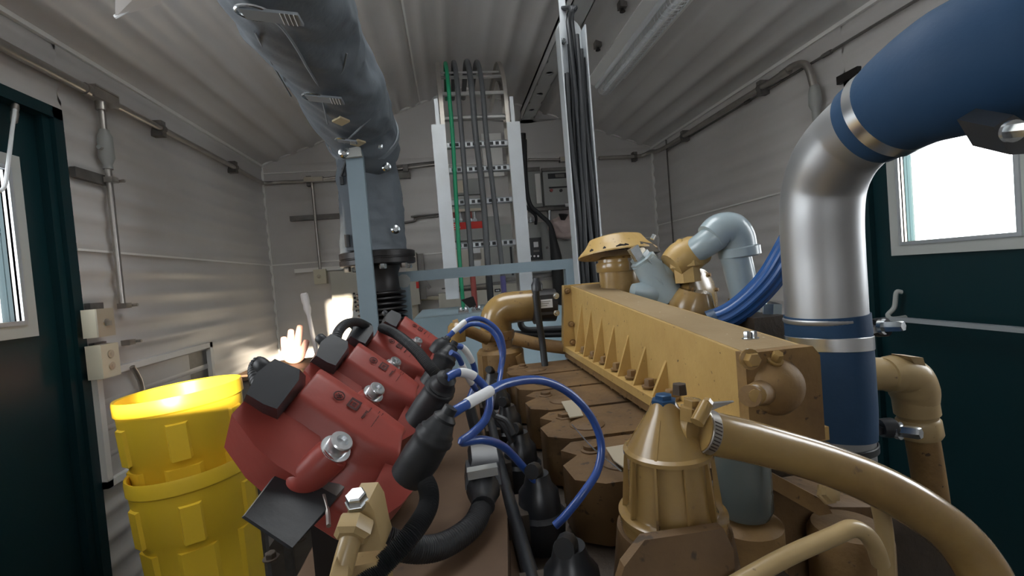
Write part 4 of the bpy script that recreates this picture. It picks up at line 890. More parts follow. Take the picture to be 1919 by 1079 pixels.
for px, py in ((1400, 636), (1413, 635)):
    c = PP(px, py, V((xw, YN, zt_n)), V((0, -(zt_f - zt_n), YFAR - YN)).normalized()); bm = NB(); hexhead(bm, c, (0, 0, 1), .005, .010); obj('top_stud', bm, chrome, man)
# cylinder head covers, rounded lumps stepping away
hx0, hx1 = .140, xF + .06
for k in range(7):
    y0 = 1.42 - k * .172; y1 = y0 - .158
    if y1 < .47: break
    bm = NB(); prism(bm, [(hx0 + .035, y0, zdk), (hx0 + .010, y0 - .03, zdk), (hx0 + .030, y0 - .055, zdk), (hx0, y0 - .085, zdk), (hx0 + .004, y0 - .135, zdk), (hx0 + .04, y1, zdk), (hx1, y1, zdk), (hx1, y0, zdk)], (0, 0, -.085))
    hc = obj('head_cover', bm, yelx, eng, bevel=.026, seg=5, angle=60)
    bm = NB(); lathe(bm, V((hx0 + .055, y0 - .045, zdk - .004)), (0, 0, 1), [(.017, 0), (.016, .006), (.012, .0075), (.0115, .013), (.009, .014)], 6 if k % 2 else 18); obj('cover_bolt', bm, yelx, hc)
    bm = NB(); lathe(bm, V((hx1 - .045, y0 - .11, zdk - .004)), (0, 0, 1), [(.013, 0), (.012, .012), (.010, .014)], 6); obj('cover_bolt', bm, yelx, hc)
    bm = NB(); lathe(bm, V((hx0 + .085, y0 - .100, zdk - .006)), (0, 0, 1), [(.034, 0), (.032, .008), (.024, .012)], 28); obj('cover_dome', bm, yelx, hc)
for (a, b, c, d) in (((1052, 752), (1080, 748), (1093, 778), (1068, 782)), ((1135, 838), (1172, 832), (1176, 880), (1150, 862))):
    n_ = V((0, 0, 1)); bm = NB(); q = [PZ(*p, zdk + .010) for p in (a, b, c, d)]; prism(bm, q, (0, 0, -.002)); lab_ = obj('data_plate', bm, silvb, eng)
bm = NB(); tube(bm, [PZ(1072, 795, zdk + .014), PZ(1110, 838, zdk + .016), PZ(1165, 883, zdk + .014)], .0012, seg=5); obj('bright_wire', bm, chrome, eng)
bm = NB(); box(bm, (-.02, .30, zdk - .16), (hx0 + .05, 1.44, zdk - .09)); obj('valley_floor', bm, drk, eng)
# valley clutter: plugs and pipes in the dark
vx = .095
for k in range(6):
    y = 1.30 - .172 * k
    if y < .36: break
    r = thing('spark_plug_boot', (vx, y, zdk - .08), 'black spark plug boot in the dark engine valley, number %s from the far end' % ('one two three four five six'.split()[k]), 'boot', 'spark plug boots in the engine valley')
    r['label'] = ['black spark plug boot farthest down the dark engine valley', 'black spark plug boot second farthest down the engine valley', 'black spark plug boot in the valley below the tight blue lead loop', 'black spark plug boot in the valley right of the plate edge connector', 'black spark plug boot in the valley beside the brown plate corner', 'large black spark plug boot where the big blue loop ends'][k]
    bm = NB(); lathe(bm, (vx, y, zdk - .09), (0, 0, 1), [(.032, 0), (.034, .03), (.036, .045), (.030, .05), (.028, .075), (.020, .085), (.016, .10)], 20); obj('cap_body', bm, blkp, r)
    bm = NB(); tube(bm, [V((vx, y, zdk + .0)), V((vx - .004, y - .012, zdk + .02)), V((vx - .012, y - .03, zdk + .026))], .010, seg=10); obj('elbow', bm, blk, r)
    bm = NB(); box(bm, (.045, y - .03, zdk - .12), (.075, y + .03, zdk - .03)); obj('injector_body' if False else 'fuel_valve', bm, drk, eng, bevel=.006)
bm = NB(); tube(bm, [(.055, 1.38, zdk - .02), (.06, 1.0, zdk - .03), (.055, .7, zdk - .03), (.06, .34, zdk - .04)], .009, seg=10); obj('fuel_rail', bm, blkp, eng)
for pts, r, Y in (([(905, 745), (925, 775), (945, 800), (960, 830)], .005, .8), ([(930, 780), (950, 790), (963, 815)], .005, .75), ([(880, 760), (890, 800), (905, 850), (890, 870)], .008, .66)):
    bm = NB(); tube(bm, [P(a, b, Y - .012 * i) for i, (a, b) in enumerate(pts)], r, seg=8); tag(obj('loom_branch', bm, blk), {.8: 'thin black loom branch in the valley just under the white sleeved blue lead', .75: 'short black loom branch dropping into the valley toward the spark plug boots', .66: 'thick black loom branch running to the grey banded connector'}[Y], 'cable')
# connector by the plate edge
t = thing('loom_connector', P(905, 890, .56), 'black square connector with a grey band at the right edge of the brown cover', 'connector')
bm = NB(); prism(bm, [P(885, 862, .58), P(934, 858, .58), P(938, 880, .57), P(880, 886, .57)], (0, .05, .01)); obj('shell', bm, blkp, t, bevel=.004)
bm = NB(); prism(bm, [P(874, 886, .56), P(934, 876, .56), P(940, 908, .55), P(872, 918, .55)], (0, .04, 0)); obj('shell', bm, blkp, t, bevel=.004)
bm = NB(); bar(bm, P(876, 888, .55), P(932, 878, .55), .014, .010); obj('grey_band', bm, greyp, t, bevel=.002)
bm = NB(); lathe(bm, P(906, 910, .56), P(905, 950, .52) - P(906, 910, .56), [(.020, 0), (.021, .01), (.014, .03), (.014, .04)], 16); obj('backshell', bm, blk, t)
def loom(pts, r, label, m=blk, count=60, name='corrugated_loom', amp=.07, **kw):
    bm = NB(); tube(bm, pts, r, n=10, seg=14, wav=(count, amp)); o = obj(name, bm, m, angle=70); return tag(o, label, 'cable')
loom([P(905, 945, .53), P(885, 985, .50), P(830, 1022, .47), P(770, 1028, .45), P(715, 1008, .44), P(665, 975, .45)], .0125, 'thick black corrugated loom curving over the brown cover from the square connector', count=70, amp=.04)
loom([P(768, 878, .42), P(798, 905, .39), P(803, 945, .37), P(775, 995, .35), P(730, 1045, .34), P(680, 1095, .33)], .0075, 'black corrugated loom curling from the nearest red coil down to the bottom edge', count=90, amp=.10)
loom([P(716, 614, .86), P(745, 628, .82), P(778, 655, .76), P(806, 688, .72), P(830, 715, .70)], .0085, 'black corrugated loom crossing over the second farthest red coil', count=60, amp=.08)
loom([P(628, 648, .66), P(634, 622, .68), P(650, 606, .74), P(672, 604, .80), P(690, 612, .84)], .007, 'black corrugated loom looping behind the upper coil plugs against the bright wall', count=30, amp=.06)
loom([P(500, 690, .52), P(484, 680, .53), P(478, 700, .52), P(492, 735, .50)], .007, 'short black loom curl behind the nearest coil plug', count=20, amp=.06)
loom([P(455, 808, .47), P(472, 846, .46), P(502, 876, .45), P(535, 900, .45)], .010, 'black loom bundle under the left edge of the nearest red coil', count=20, amp=.08)

# ------------------------------------------------------------------ ignition coils
A, B, D = P(600, 690, .47), P(760, 800, .455), P(550, 890, .385)
nC = (B - A).cross(D - A).normalized()
if nC.dot(ORI - A) < 0: nC = -nC
def K(px, py, lift=0.0): return PP(px, py, A + nC * lift, nC)
uC = (K(720, 790) - K(636, 740)).normalized(); vC = nC.cross(uC)
bolts = mat('bright bolt', (0.75, 0.77, 0.79), 0.28, metal=0.9)
def coil():
    root = thing('ignition_coil', K(640, 850) - nC * .07, 'red ignition coil nearest the camera, a silver bolt and black plug on it', 'ignition coil', 'red ignition coils')
    rows = [([(600, 688), (638, 712), (680, 741), (722, 769), (764, 802)], -.010), ([(592, 697), (631, 722), (673, 751), (715, 780), (757, 812)], -.001), ([(556, 738), (600, 768), (645, 797), (690, 826), (752, 850)], .000),
            ([(545, 752), (590, 784), (635, 812), (680, 842), (748, 866)], -.005), ([(517, 786), (574, 820), (620, 850), (670, 880), (742, 886)], -.017), ([(530, 868), (570, 906), (612, 944), (655, 972), (712, 976)], -.030)]
    bm = NB(); fr_ = [[bm.verts.new(K(px, py, lf)) for px, py in row] for row, lf in rows]
    for i in range(len(fr_) - 1):
        for j in range(4): bm.faces.new((fr_[i][j], fr_[i][j + 1], fr_[i + 1][j + 1], fr_[i + 1][j]))
    loop = fr_[0] + [r_0[-1] for r_0 in fr_[1:-1]] + list(reversed(fr_[-1])) + [r_0[0] for r_0 in reversed(fr_[1:-1])]
    bk = []
    for v in loop:
        q = v.co - nC * ((v.co - K(640, 850)).dot(nC) + .078); bk.append(bm.verts.new(q))
    for i in range(len(loop)): bm.faces.new((loop[i], loop[(i + 1) % len(loop)], bk[(i + 1) % len(loop)], bk[i]))
    bm.faces.new(bk)
    bmesh.ops.recalc_face_normals(bm, faces=bm.faces)
    body = obj('coil_body', bm, red, root, bevel=.0045, seg=3, angle=60)
    lo_ = [(434, 776), (470, 738), (520, 742), (600, 800), (600, 900), (556, 894), (520, 872), (478, 836)]
    bm = NB(); prism(bm, [K(px, py, -.012) for px, py in lo_], nC * -.055); obj('plug_shelf', bm, red, root, bevel=.007, seg=4, angle=50)
    fl = [(725, 862), (775, 893), (777, 915), (752, 945), (708, 976), (690, 930)]
    bm = NB(); prism(bm, [K(px, py, -.010) for px, py in fl], nC * -.05); obj('tower_flange', bm, red, root, bevel=.006, seg=3, angle=50)
    # bolt boss
    ba = K(640, 846, .004); bd = (K(640, 846, .0) - K(566, 905, -.03)).normalized(); bdir = (bd * .55 + nC * .9).normalized()
    bm = NB(); tube(bm, [K(563, 905, -.030), K(566, 902, -.028), K(572, 897, -.024), K(600, 872, -.014), K(620, 853, -.007), K(625, 848, -.005)], [.0085, .0128, .0152, .0160, .0158, .0145], seg=36); obj('boss', bm, red, root, angle=60)
    bm = NB(); hh = K(628, 842, .000); lathe(bm, hh, bdir, [(.0136, 0), (.0136, .0018), (.0098, .0022), (.0102, .012), (.0092, .0132), (.0054, .0133), (.0052, .0085), (.001, .008)], 26, cap=False); bmesh.ops.holes_fill(bm, edges=bm.edges, sides=30); obj('socket_bolt', bm, bolts, root, recalc=False)
    # print on the coil
    c = K(636, 741, .0008); bm = NB(); N = 28
    tube(bm, [c + (uC * math.cos(2 * math.pi * k / N) + vC * math.sin(2 * math.pi * k / N) * .9) * .0052 for k in range(N + 1)], .0006, raw=True, cap=False, seg=4); mk = obj('printed_mark', bm, mark, root)
    for a, b in (((-.0024, .002), (.0026, -.0012)), ((-.0026, -.0016), (.0016, .0022)), ((-.001, -.003), (.003, .001))): bm = NB(); tube(bm, [c + uC * a[0] + vC * a[1], c + uC * b[0] + vC * b[1]], .00045, raw=True, seg=4); obj('printed_stroke', bm, mark, mk)
    c = K(664, 757, .0006); bm = NB(); s = .0056
    for (x0, y0, x1, y1) in ((-1, -1, 1, -.62), (-1, .62, 1, 1), (-1, -1, -.66, 1), (.66, -1, 1, 1), (-.3, -.34, -.06, .34), (-.3, -.34, .34, -.10), (-.3, .12, .34, .34)): prism(bm, [c + uC * x * s + vC * y * s for x, y in ((x0, y0), (x1, y0), (x1, y1), (x0, y1))], nC * .0003)
    obj('printed_box', bm, mark, root)
    for j, (px, py, ln, w) in enumerate(((684, 776, .0095, .0026), (694, 768, .006, .0012), (703, 789, .014, .0008), (711, 772, .003, .001), (717, 776, .0026, .001))):
        bm = NB(); c = K(px, py, .0006)
        for q in range(int(ln / .0017) + 1): prism(bm, [c + vC * (q * .0017 - ln / 2 + a * .0006) + uC * b * w * .5 for a, b in ((-1, -1), (1, -1), (1, 1 if q % 3 else .3), (-1, 1 if q % 2 else .5))], nC * .0003)
        obj('printed_line', bm, mark, root)
    # black plug
    e = nC * .026 + vC * 0
    lo2 = [(455, 752), (492, 776), (520, 788), (572, 728), (573, 704), (548, 690), (496, 694)]
    hi2 = [(462, 738), (494, 757), (519, 766), (560, 712), (562, 692), (515, 672), (482, 697)]
    bm = NB(); va = [bm.verts.new(K(px, py, -.016)) for px, py in lo2]; vb = [bm.verts.new(K(px, py, .020)) for px, py in hi2]
    bm.faces.new(va); bm.faces.new(list(reversed(vb)))
    for i in range(7): bm.faces.new((va[i], vb[i], vb[(i + 1) % 7], va[(i + 1) % 7]))
    pg = obj('plug_body', bm, blkp, root, bevel=.006, seg=4, angle=50)
    bm = NB(); tube(bm, [K(505, 700, -.004), K(494, 688, -.002), K(488, 682, -.004)], .007, seg=12); obj('cable_seal', bm, blk, pg)
    return root
c1 = coil()
for dx, dy, dz, lb in ((0, .195, 0, 'red ignition coil second from the camera, overlapped by the nearest one'), (0, .395, 0, 'red ignition coil third from the camera, crossed by a black corrugated loom'), (.02, .66, .0, 'red ignition coil farthest from the camera, beside the bellows')):
    c = copy_tree(c1); c.location = c1.location + V((dx, dy, dz)); c['label'] = lb
# bracket carrying the coils
t = thing('coil_bracket', P(530, 960, .40), 'black folded steel bracket under the nearest red coil', 'bracket')
bm = NB(); prism(bm, [P(458, 966, .37), P(530, 872, .42), P(632, 930, .40), P(612, 960, .39), P(548, 1026, .35)], (-.004, .004, -.003)); obj('web', bm, blk, t, bevel=.001)
bm = NB(); prism(bm, [P(530, 872, .42), P(545, 866, .43), P(640, 925, .41), P(605, 965, .385), P(590, 960, .39)], (.002, .004, .004)); obj('flange', bm, strutm, t, bevel=.001)
bm = NB(); tube(bm, [P(606, 928, .40), P(614, 960, .385), P(616, 985, .37)], .002, seg=6); obj('bright_edge', bm, steelm, t)
bm = NB(); box(bm, (c1.location.x - .02, .47, zpl - .01), (c1.location.x + .03, 1.12, c1.location.z - .0)); obj('rail', bm, blkd, t)

# ------------------------------------------------------------------ ignition leads
def lead(pts, r, label, boot=None, br=(.019, .019, .017, .012), sleeve=None, sl_r=1.12):
    path = [P(*p) for p in pts]
    t = thing('ignition_lead', path[0], label, 'ignition lead', 'blue ignition leads')
    bm = NB(); full = tube(bm, path, r, n=12, seg=14); j = obj('jacket', bm, bluei, t)
    if boot:
        bp = [P(*p) for p in boot]; bm = NB(); tube(bm, bp, list(br), n=8, seg=20, fn=lambda t_, a, p: 1 + (.10 if .62 < t_ < .67 or .72 < t_ < .77 else 0)); b = obj('boot', bm, blk, t, angle=60)
        d = (bp[-1] - bp[-2]).normalized(); bm = NB(); lathe(bm, bp[-1] - d * .004, d, [(br[-1], 0), (br[-1] * 1.05, .006), (r * 1.35, .010), (r * 1.3, .016)], 18); obj('boot_collar', bm, blk, b)
    if sleeve:
        a, c = sleeve; L = len(full); i0, i1 = int(a * (L - 1)), max(int(c * (L - 1)), int(a * (L - 1)) + 1)
        bm = NB(); tube(bm, full[i0:i1 + 1], r * sl_r, raw=True, seg=14); obj('label_sleeve', bm, white, t)
    return t
lead([(838, 780, .395), (866, 762, .40), (905, 740, .42), (950, 718, .45), (1010, 712, .48), (1062, 733, .50), (1104, 775, .51), (1126, 828, .51), (1120, 880, .50), (1092, 925, .49), (1060, 965, .49), (1040, 985, .49)], .0046, 'thick blue ignition lead arching in a big loop from the nearest coil boot', [(765, 892, .40), (790, 855, .395), (815, 815, .39), (832, 786, .39)], (.0160, .0172, .0155, .0100), (.115, .215))
lead([(838, 707, .55), (858, 698, .56), (885, 703, .57), (910, 727, .57), (918, 755, .56), (908, 788, .55), (885, 812, .54), (866, 828, .53), (905, 824, .55), (945, 838, .58), (985, 880, .60), (1010, 910, .6)], .0052, 'blue ignition lead making a tight loop beside the second coil boot', [(786, 790, .58), (805, 760, .575), (825, 728, .57), (836, 710, .56)], (.020, .020, .018, .012), (.10, .20))
lead([(850, 648, .80), (868, 652, .81), (882, 672, .82), (890, 695, .83), (888, 722, .82), (880, 745, .80)], .0052, 'blue ignition lead with a slanted white sleeve curling down from the third coil boot', [(806, 722, .77), (820, 700, .77), (834, 672, .78), (846, 652, .79)], (.020, .020, .018, .011), (.18, .45))
lead([(845, 660, .74), (858, 668, .75), (868, 688, .76), (880, 712, .77), (892, 730, .78)], .0048, 'short blue lead with a straight white sleeve between the second and third boots', None, sleeve=(.45, .85))
lead([(838, 633, 1.02), (856, 616, 1.03), (880, 598, 1.05), (908, 600, 1.06), (935, 622, 1.06), (944, 655, 1.06), (940, 690, 1.05), (933, 730, 1.0)], .0058, 'blue ignition lead arching highest in front of the ochre elbow pipe', [(818, 662, 1.0), (826, 650, 1.0), (834, 640, 1.01)], (.020, .020, .012), (.10, .24))
lead([(860, 622, 1.10), (880, 608, 1.10), (905, 610, 1.10), (928, 628, 1.10), (940, 665, 1.09), (936, 700, 1.06)], .0058, 'thin dark blue lead running just under the highest arching lead', None)

# ------------------------------------------------------------------ pipes at the far end of the engine
t = thing('coolant_elbow', P(930, 620, 1.55), 'ochre elbow pipe joined to the black actuator at the far end of the engine', 'pipe')
bm = NB(); r = R(30, 1.52); tube(bm, [P(1000, 572, 1.52), P(965, 575, 1.52), P(942, 580, 1.52), P(930, 596, 1.52), P(930, 622, 1.52)], r, n=8, seg=28); obj('elbow', bm, yelg, t)
bm = NB(); lathe(bm, P(930, 618, 1.52), V((0, 0, -1)), [(.048, 0), (.060, .004), (.060, .03), (.052, .034), (.052, .06), (.066, .065), (.066, .09)], 24); obj('flanged_joint', bm, yeld, t)
bm = NB(); lathe(bm, P(937, 652, 1.50), V((0, 0, -1)), [(.070, 0), (.078, .01), (.078, .20), (.07, .22)], 26); obj('housing', bm, yeld, t)
bm = NB(); rbox(bm, 905, 665, 960, 720, 1.44, .05); obj('block', bm, yeld, t, bevel=.006)
t = thing('cross_pipe', P(1000, 650, 1.46), 'dusty ochre pipe running from the elbow housing to the manifold flange', 'pipe')
bm = NB(); tube(bm, [P(962, 634, 1.46), P(1010, 645, 1.45), P(1062, 652, 1.43)], .021, seg=16); obj('pipe', bm, yeld, t)
bm = NB(); tube(bm, [P(862, 614, 1.42), P(890, 625, 1.45), P(915, 636, 1.46)], .019, seg=16); tube(bm, [P(852, 615, 1.42), P(862, 612, 1.42)], .026, seg=12); tag(obj('branch_pipe', bm, yeld), 'short ochre pipe stub left of the elbow housing', 'pipe')
bm = NB(); c = P(856, 622, 1.40); lathe(bm, c, (0, 0, 1), [(.026, -.03), (.028, 0), (.026, .02), (.016, .03)], 14); tag(obj('pipe_plug', bm, yelg), 'rounded ochre plug above the black coil boots at the far end', 'plug')
t = thing('throttle_actuator', P(1025, 575, 1.48), 'black actuator box with a silver label between the ochre elbow and the manifold', 'actuator')
bm = NB(); rbox(bm, 1004, 552, 1046, 590, 1.42, .09); ab_ = obj('housing', bm, blkp, t, bevel=.008)
bm = NB(); rbox(bm, 1009, 561, 1036, 577, 1.416, .004); lbl = obj('label', bm, white, ab_)
for k in range(3): bm = NB(); rbox(bm, 1012, 564 + k * 4, 1032 - k * 3, 565.6 + k * 4, 1.4145, .001); obj('printed_line', bm, greyp, lbl)
bm = NB(); lathe(bm, P(1000, 572, 1.47), P(1040, 571, 1.47) - P(1000, 572, 1.47), [(.062, 0), (.062, .012), (.054, .014), (.054, .07)], 24); obj('throttle_body', bm, blkd, t)
for px, py in ((1006, 556), (1042, 554), (1043, 586)): bm = NB(); hexhead(bm, P(px, py, 1.42), (0, -1, 0), .007, .008); obj('bolt', bm, chrome, t)
bm = NB(); tube(bm, [P(1006, 536, 1.38), P(1005, 560, 1.38), P(1010, 600, 1.38), P(1016, 640, 1.38), P(1022, 692, 1.36)], .0105, seg=10); cc = obj('control_hose', bm, blk); tag(cc, 'black hose dropping in front of the throttle actuator', 'hose')
bm = NB(); lathe(bm, P(1007, 545, 1.375), (0, 0, 1), [(.018, 0), (.018, .02), (.012, .03), (.010, .04)], 12); obj('hose_cap', bm, blkp, cc)
bm = NB(); tube(bm, [P(975, 596, 1.6), P(977, 610, 1.6), P(987, 618, 1.6), P(1010, 618, 1.6), P(1056, 616, 1.6)], .012, seg=10); tag(obj('rubber_hose', bm, blk), 'upper black hose bending behind the ochre elbow in front of the pale blue housing', 'hose')
bm = NB(); tube(bm, [P(958, 624, 1.6), P(1000, 627, 1.6), P(1056, 626, 1.6)], .011, seg=10); tag(obj('rubber_hose', bm, blk), 'lower straight black hose in front of the pale blue housing', 'hose')
bm = NB(); tube(bm, [P(962, 700, 1.5), P(985, 690, 1.5), P(1000, 697, 1.5), P(1012, 700, 1.5)], .008, seg=8); tag(obj('blue_wire', bm, bluei), 'small blue wire lying beyond the farthest head cover', 'wire')
bm = NB(); tube(bm, [P(968, 665, 1.45), P(976, 690, 1.45), P(978, 730, 1.43)], .018, seg=10); tag(obj('drain_pipe', bm, yeld), 'short upright ochre pipe right of the elbow housing', 'pipe')
# mushroom breather cap
Ym = 1.30; cm = P(1156, 470, Ym)
t = thing('breather_cap', P(1163, 540, Ym), 'ochre mushroom shaped breather cap with chipped rim above the manifold', 'breather')
rm = R(76, Ym); zc0 = P(1156, 477, Ym).z; zc1 = P(1156, 436, Ym).z; hC = zc1 - zc0 
xm_ = P(1156, 470, Ym).x
bm = NB(); lathe(bm, (xm_, Ym, zc0), (-0.02, 0.12, 1), [(rm * .3, .014), (rm * .97, .006), (rm, 0), (rm * 1.0, .004), (rm * .80, hC * .40), (rm * .78, hC * .44), (rm * .66, hC * .76), (rm * .40, hC * .88), (rm * .05, hC * .92)], 56); obj('cap', bm, yel, t, angle=25)
random.seed(4)
for k in range(6):
    a = math.radians((-150, -128, -104, -97, -72, -40)[k]); rr = rm * .93; bm = NB(); c = V((xm_ + math.cos(a) * rr * .985, Ym + math.sin(a) * rr * .985, zc0 + .006 + .12 * -math.sin(a) * rr * .9)); dd = V((math.cos(a), math.sin(a), .35)).normalized(); s = V((-math.sin(a), math.cos(a), 0)); w = (.006, .004, .013, .008, .005, .009)[k]; tt = dd.cross(s)
    prism(bm, [c + s * w * math.cos(q) * (1 + .3 * (j % 2)) + tt * .006 * math.sin(q) * (1 + .4 * ((j + 1) % 2)) + dd * -.004 for j, q in enumerate([2 * math.pi * i / 7 for i in range(7)])], dd * .009); obj('paint_chip', bm, blkd, t)
xq = P(1160, 505, Ym).x
bm = NB(); lathe(bm, (xq, Ym, P(1160, 552, Ym).z), (0, 0, 1), [(.060, 0), (.060, .070), (.064, .073), (.064, .079), (.062, .083), (.062, .107), (.05, .115)], 32); obj('neck', bm, yelg, t)
bm = NB(); lathe(bm, (xq, Ym, P(1160, 508, Ym).z), (0, 0, 1), [(.0655, 0), (.0675, .004), (.0675, .024), (.0655, .028)], 32); obj('clamp_band', bm, yelg, t)
bm = NB(); rbox(bm, 1180, 482, 1192, 506, 1.225, .02); obj('clamp_block', bm, steelm, t, bevel=.003)
# grey blue tee fitting and valve
Yt = 1.18
t = thing('pipe_tee', P(1230, 530, Yt), 'glossy grey blue pipe tee with a hex plug between the breather and the gas valve', 'pipe fitting')
bm = NB(); tube(bm, [P(1205, 490, Yt), P(1222, 512, Yt), P(1240, 540, Yt), P(1250, 560, Yt)], [.034, .040, .046, .05], seg=26); obj('body', bm, fit, t)
bm = NB(); tube(bm, [P(1225, 530, Yt), P(1246, 510, Yt), P(1262, 498, Yt)], [.044, .034, .030], seg=22); obj('branch', bm, fit, t)
bm = NB(); tube(bm, [P(1246, 545, Yt), P(1215, 548, Yt), P(1185, 545, Yt)], [.04, .034, .02], seg=22); obj('branch', bm, fit, t)
bm = NB(); d = P(1192, 472, Yt) - P(1208, 492, Yt); lathe(bm, P(1212, 497, Yt), d, [(.036, 0), (.036, .022), (.028, .026), (.028, .036)], 6); hp = obj('hex_plug', bm, fit, t)
bm = NB(); lathe(bm, P(1200, 480, Yt), d, [(.022, 0), (.022, .014), (.019, .017)], 6); obj('sensor_nut', bm, silvb, hp)
bm = NB(); prism(bm, [P(1181, 468, 1.12), P(1196, 458, 1.12), P(1205, 478, 1.12), P(1195, 490, 1.12)], (0, .02, 0)); obj('square_head', bm, chrome, hp, bevel=.003)
bm = NB(); prism(bm, [P(1200, 452, 1.2), P(1222, 456, 1.2), P(1238, 472, 1.2), P(1198, 470, 1.2)], (0, .03, -.004)); obj('blade_handle', bm, strutm, t, bevel=.003)
bm = NB(); cyl(bm, P(1222, 448, 1.2), P(1226, 440, 1.2), .006, 8); obj('pin', bm, chrome, t)
Yv = 1.13
t = thing('gas_valve', P(1290, 560, Yv), 'ochre gas regulator with a round disc body and bolted neck', 'valve')
bm = NB(); tube(bm, [P(1258, 498, Yv), P(1275, 484, Yv), P(1298, 474, Yv), P(1318, 468, Yv)], [.036, .044, .046, .036], seg=26); obj('valve_body', bm, yel, t)
bm = NB(); tube(bm, [P(1268, 462, Yv), P(1290, 470, Yv)], [.022, .03], seg=18); obj('shoulder', bm, yel, t)
bm = NB(); a = P(1286, 502, Yv); d = P(1290, 540, Yv) - P(1284, 490, Yv); lathe(bm, P(1284, 486, Yv), d, [(.038, 0), (.044, .004), (.044, .018), (.034, .02), (.034, .06)], 8); obj('hex_neck', bm, yel, t)
dd_ = (V((.55, -.80, .05))).normalized(); dc = P(1322, 562, Yv + .03)
bm = NB(); lathe(bm, dc - dd_ * .035, dd_, [(.072, -.02), (.080, 0), (.084, .014), (.084, .020), (.087, .022), (.087, .030), (.080, .032), (.072, .036), (.03, .044)], 48); ds = obj('disc_housing', bm, yelg, t)
u2, v2, _ = basis(dd_)
for k in range(8):
    a = 2 * math.pi * k / 8 + .3; bm = NB(); hexhead(bm, dc - dd_ * .003 + (u2 * math.cos(a) + v2 * math.sin(a)) * .076, dd_, .0055, .008); obj('cover_screw', bm, yeld, ds)
bm = NB(); lathe(bm, P(1292, 592, Yv), V((.2, -.2, 1)), [(.058, -.04), (.060, .03), (.04, .07)], 28); obj('lower_body', bm, yelg, t)
# grey blue return bend
Yp = 1.08
t = thing('pipe_elbow', P(1380, 470, Yp), 'grey blue pipe rising from the gas regulator and bending down over the blue hose', 'pipe')
bm = NB(); tube(bm, [P(1302, 470, Yp + .03), P(1325, 455, Yp + .01), P(1345, 440, Yp)], [.033, .035, .037], seg=26); tube(bm, [P(1378, 478, Yp), P(1388, 520, Yp), P(1396, 565, Yp), P(1404, 640, Yp)], [.037, .036, .033, .033], seg=26); obj('pipe', bm, fit, t)
bm = NB(); tube(bm, [P(1330, 446, Yp), P(1348, 432, Yp), P(1368, 432, Yp), P(1380, 448, Yp), P(1386, 476, Yp)], [.038, .043, .046, .045, .042], n=8, seg=30); obj('elbow', bm, fit, t)
bm = NB(); d = P(1388, 490, Yp) - P(1384, 462, Yp); lathe(bm, P(1384, 462, Yp), d, [(.045, 0), (.050, .003), (.050, .024), (.042, .028)], 30); obj('socket_ring', bm, fit, t)
bm = NB(); lathe(bm, P(1399, 556, Yp), d, [(.045, 0), (.045, .025), (.038, .03)], 8); obj('union_nut', bm, chrome, t)
bm = NB(); c = P(1446, 608, 1.0); lathe(bm, c, (0.1, 0, 1), [(.022, -.05), (.022, -.02), (.030, -.018), (.030, .014), (.022, .016), (.022, .05)], 6); tag(obj('hose_fitting', bm, fit), 'small grey blue hex hose fitting just left of the big blue coupling', 'fitting')
bm = NB(); tube(bm, [P(1452, 568, 1.0), P(1446, 590, 1.0), P(1446, 640, 1.0)], .016, seg=12); tag(obj('standpipe', bm, strutm), 'dark short pipe standing between the blue hose and the steel pipe', 'pipe')
bm = NB(); box(bm, P(1420, 700, .95), P(1475, 590, .95) + V((0, .12, 0))); tag(obj('junction_block', bm, drk, bevel=.01), 'dark block behind the near end of the manifold', 'block')
# blue water hose
Yh = .98
t = thing('water_hose', P(1400, 580, Yh), 'ribbed bright blue water hose passing behind the stainless steel pipe', 'hose')
bm = NB(); hp_ = tube(bm, [P(1330, 605, 1.02), P(1368, 590, 1.0), P(1408, 560, .98), P(1446, 518, .96), P(1480, 460, .94), P(1510, 400, .93)], .028, n=10, seg=40, fn=lambda t_, a, p: 1 + .045 * (1 if int(a / (2 * math.pi) * 20) % 2 else -1)); obj('hose', bm, blueh, t, angle=20)
bm = NB(); tube(bm, hp_[0:5], .030, raw=True, seg=20); obj('hose_cuff', bm, bluet, t)
# ------------------------------------------------------------------ stainless intake bend and blue couplings
t = thing('steel_bend', P(1548, 600, .74), 'brushed stainless steel pipe bending upward between two blue silicone couplings', 'pipe')
rS = .0640
bm = NB(); sp_ = [P(1549, 640, .745), P(1545, 560, .745), P(1540, 480, .745), P(1537, 410, .74), P(1542, 352, .73), P(1562, 300, .70), P(1600, 255, .66), P(1648, 222, .61), P(1690, 196, .575)]
tube(bm, sp_, [rS, rS, rS, rS, rS * 1.0, rS, rS * .98, rS * .98, rS * .98], n=10, seg=56); obj('pipe', bm, brush, t)
bm = NB(); lathe(bm, P(1545, 596, .745), (0, 0, 1), [(rS * 1.01, -.006), (rS * 1.035, -.003), (rS * 1.035, .001), (rS * 1.01, .003)], 56, cap=False); obj('bead', bm, brush, t)
bot = P(1558, 800, .735)
def tclamp(par, path, i, r, w, bolt_dir, name='hose_clamp'):
    a = path[i]; d = (path[min(i + 1, len(path) - 1)] - path[i - 1]).normalized()
    bm = NB(); lathe(bm, a - d * w / 2, d, [(r, 0), (r * 1.018, .001), (r * 1.018, w - .001), (r, w)], 64, cap=False); b = obj('band', bm, band, par); return a, d, b
t2 = thing('silicone_coupling', P(1556, 800, .74), 'upright dark blue silicone coupling with a stainless clamp under the steel pipe', 'coupling')
cp = [P(1547, 588, .745), P(1551, 640, .745), P(1554, 700, .74), P(1557, 760, .737), P(1559, 812, .735)]
bm = NB(); pth = tube(bm, cp, [.0665, .0670, .0675, .0680, .0665], n=10, seg=56); obj('sleeve', bm, blues, t2, bevel=.003)
a, d, b = tclamp(t2, pth, 10, .0672, .024, None)
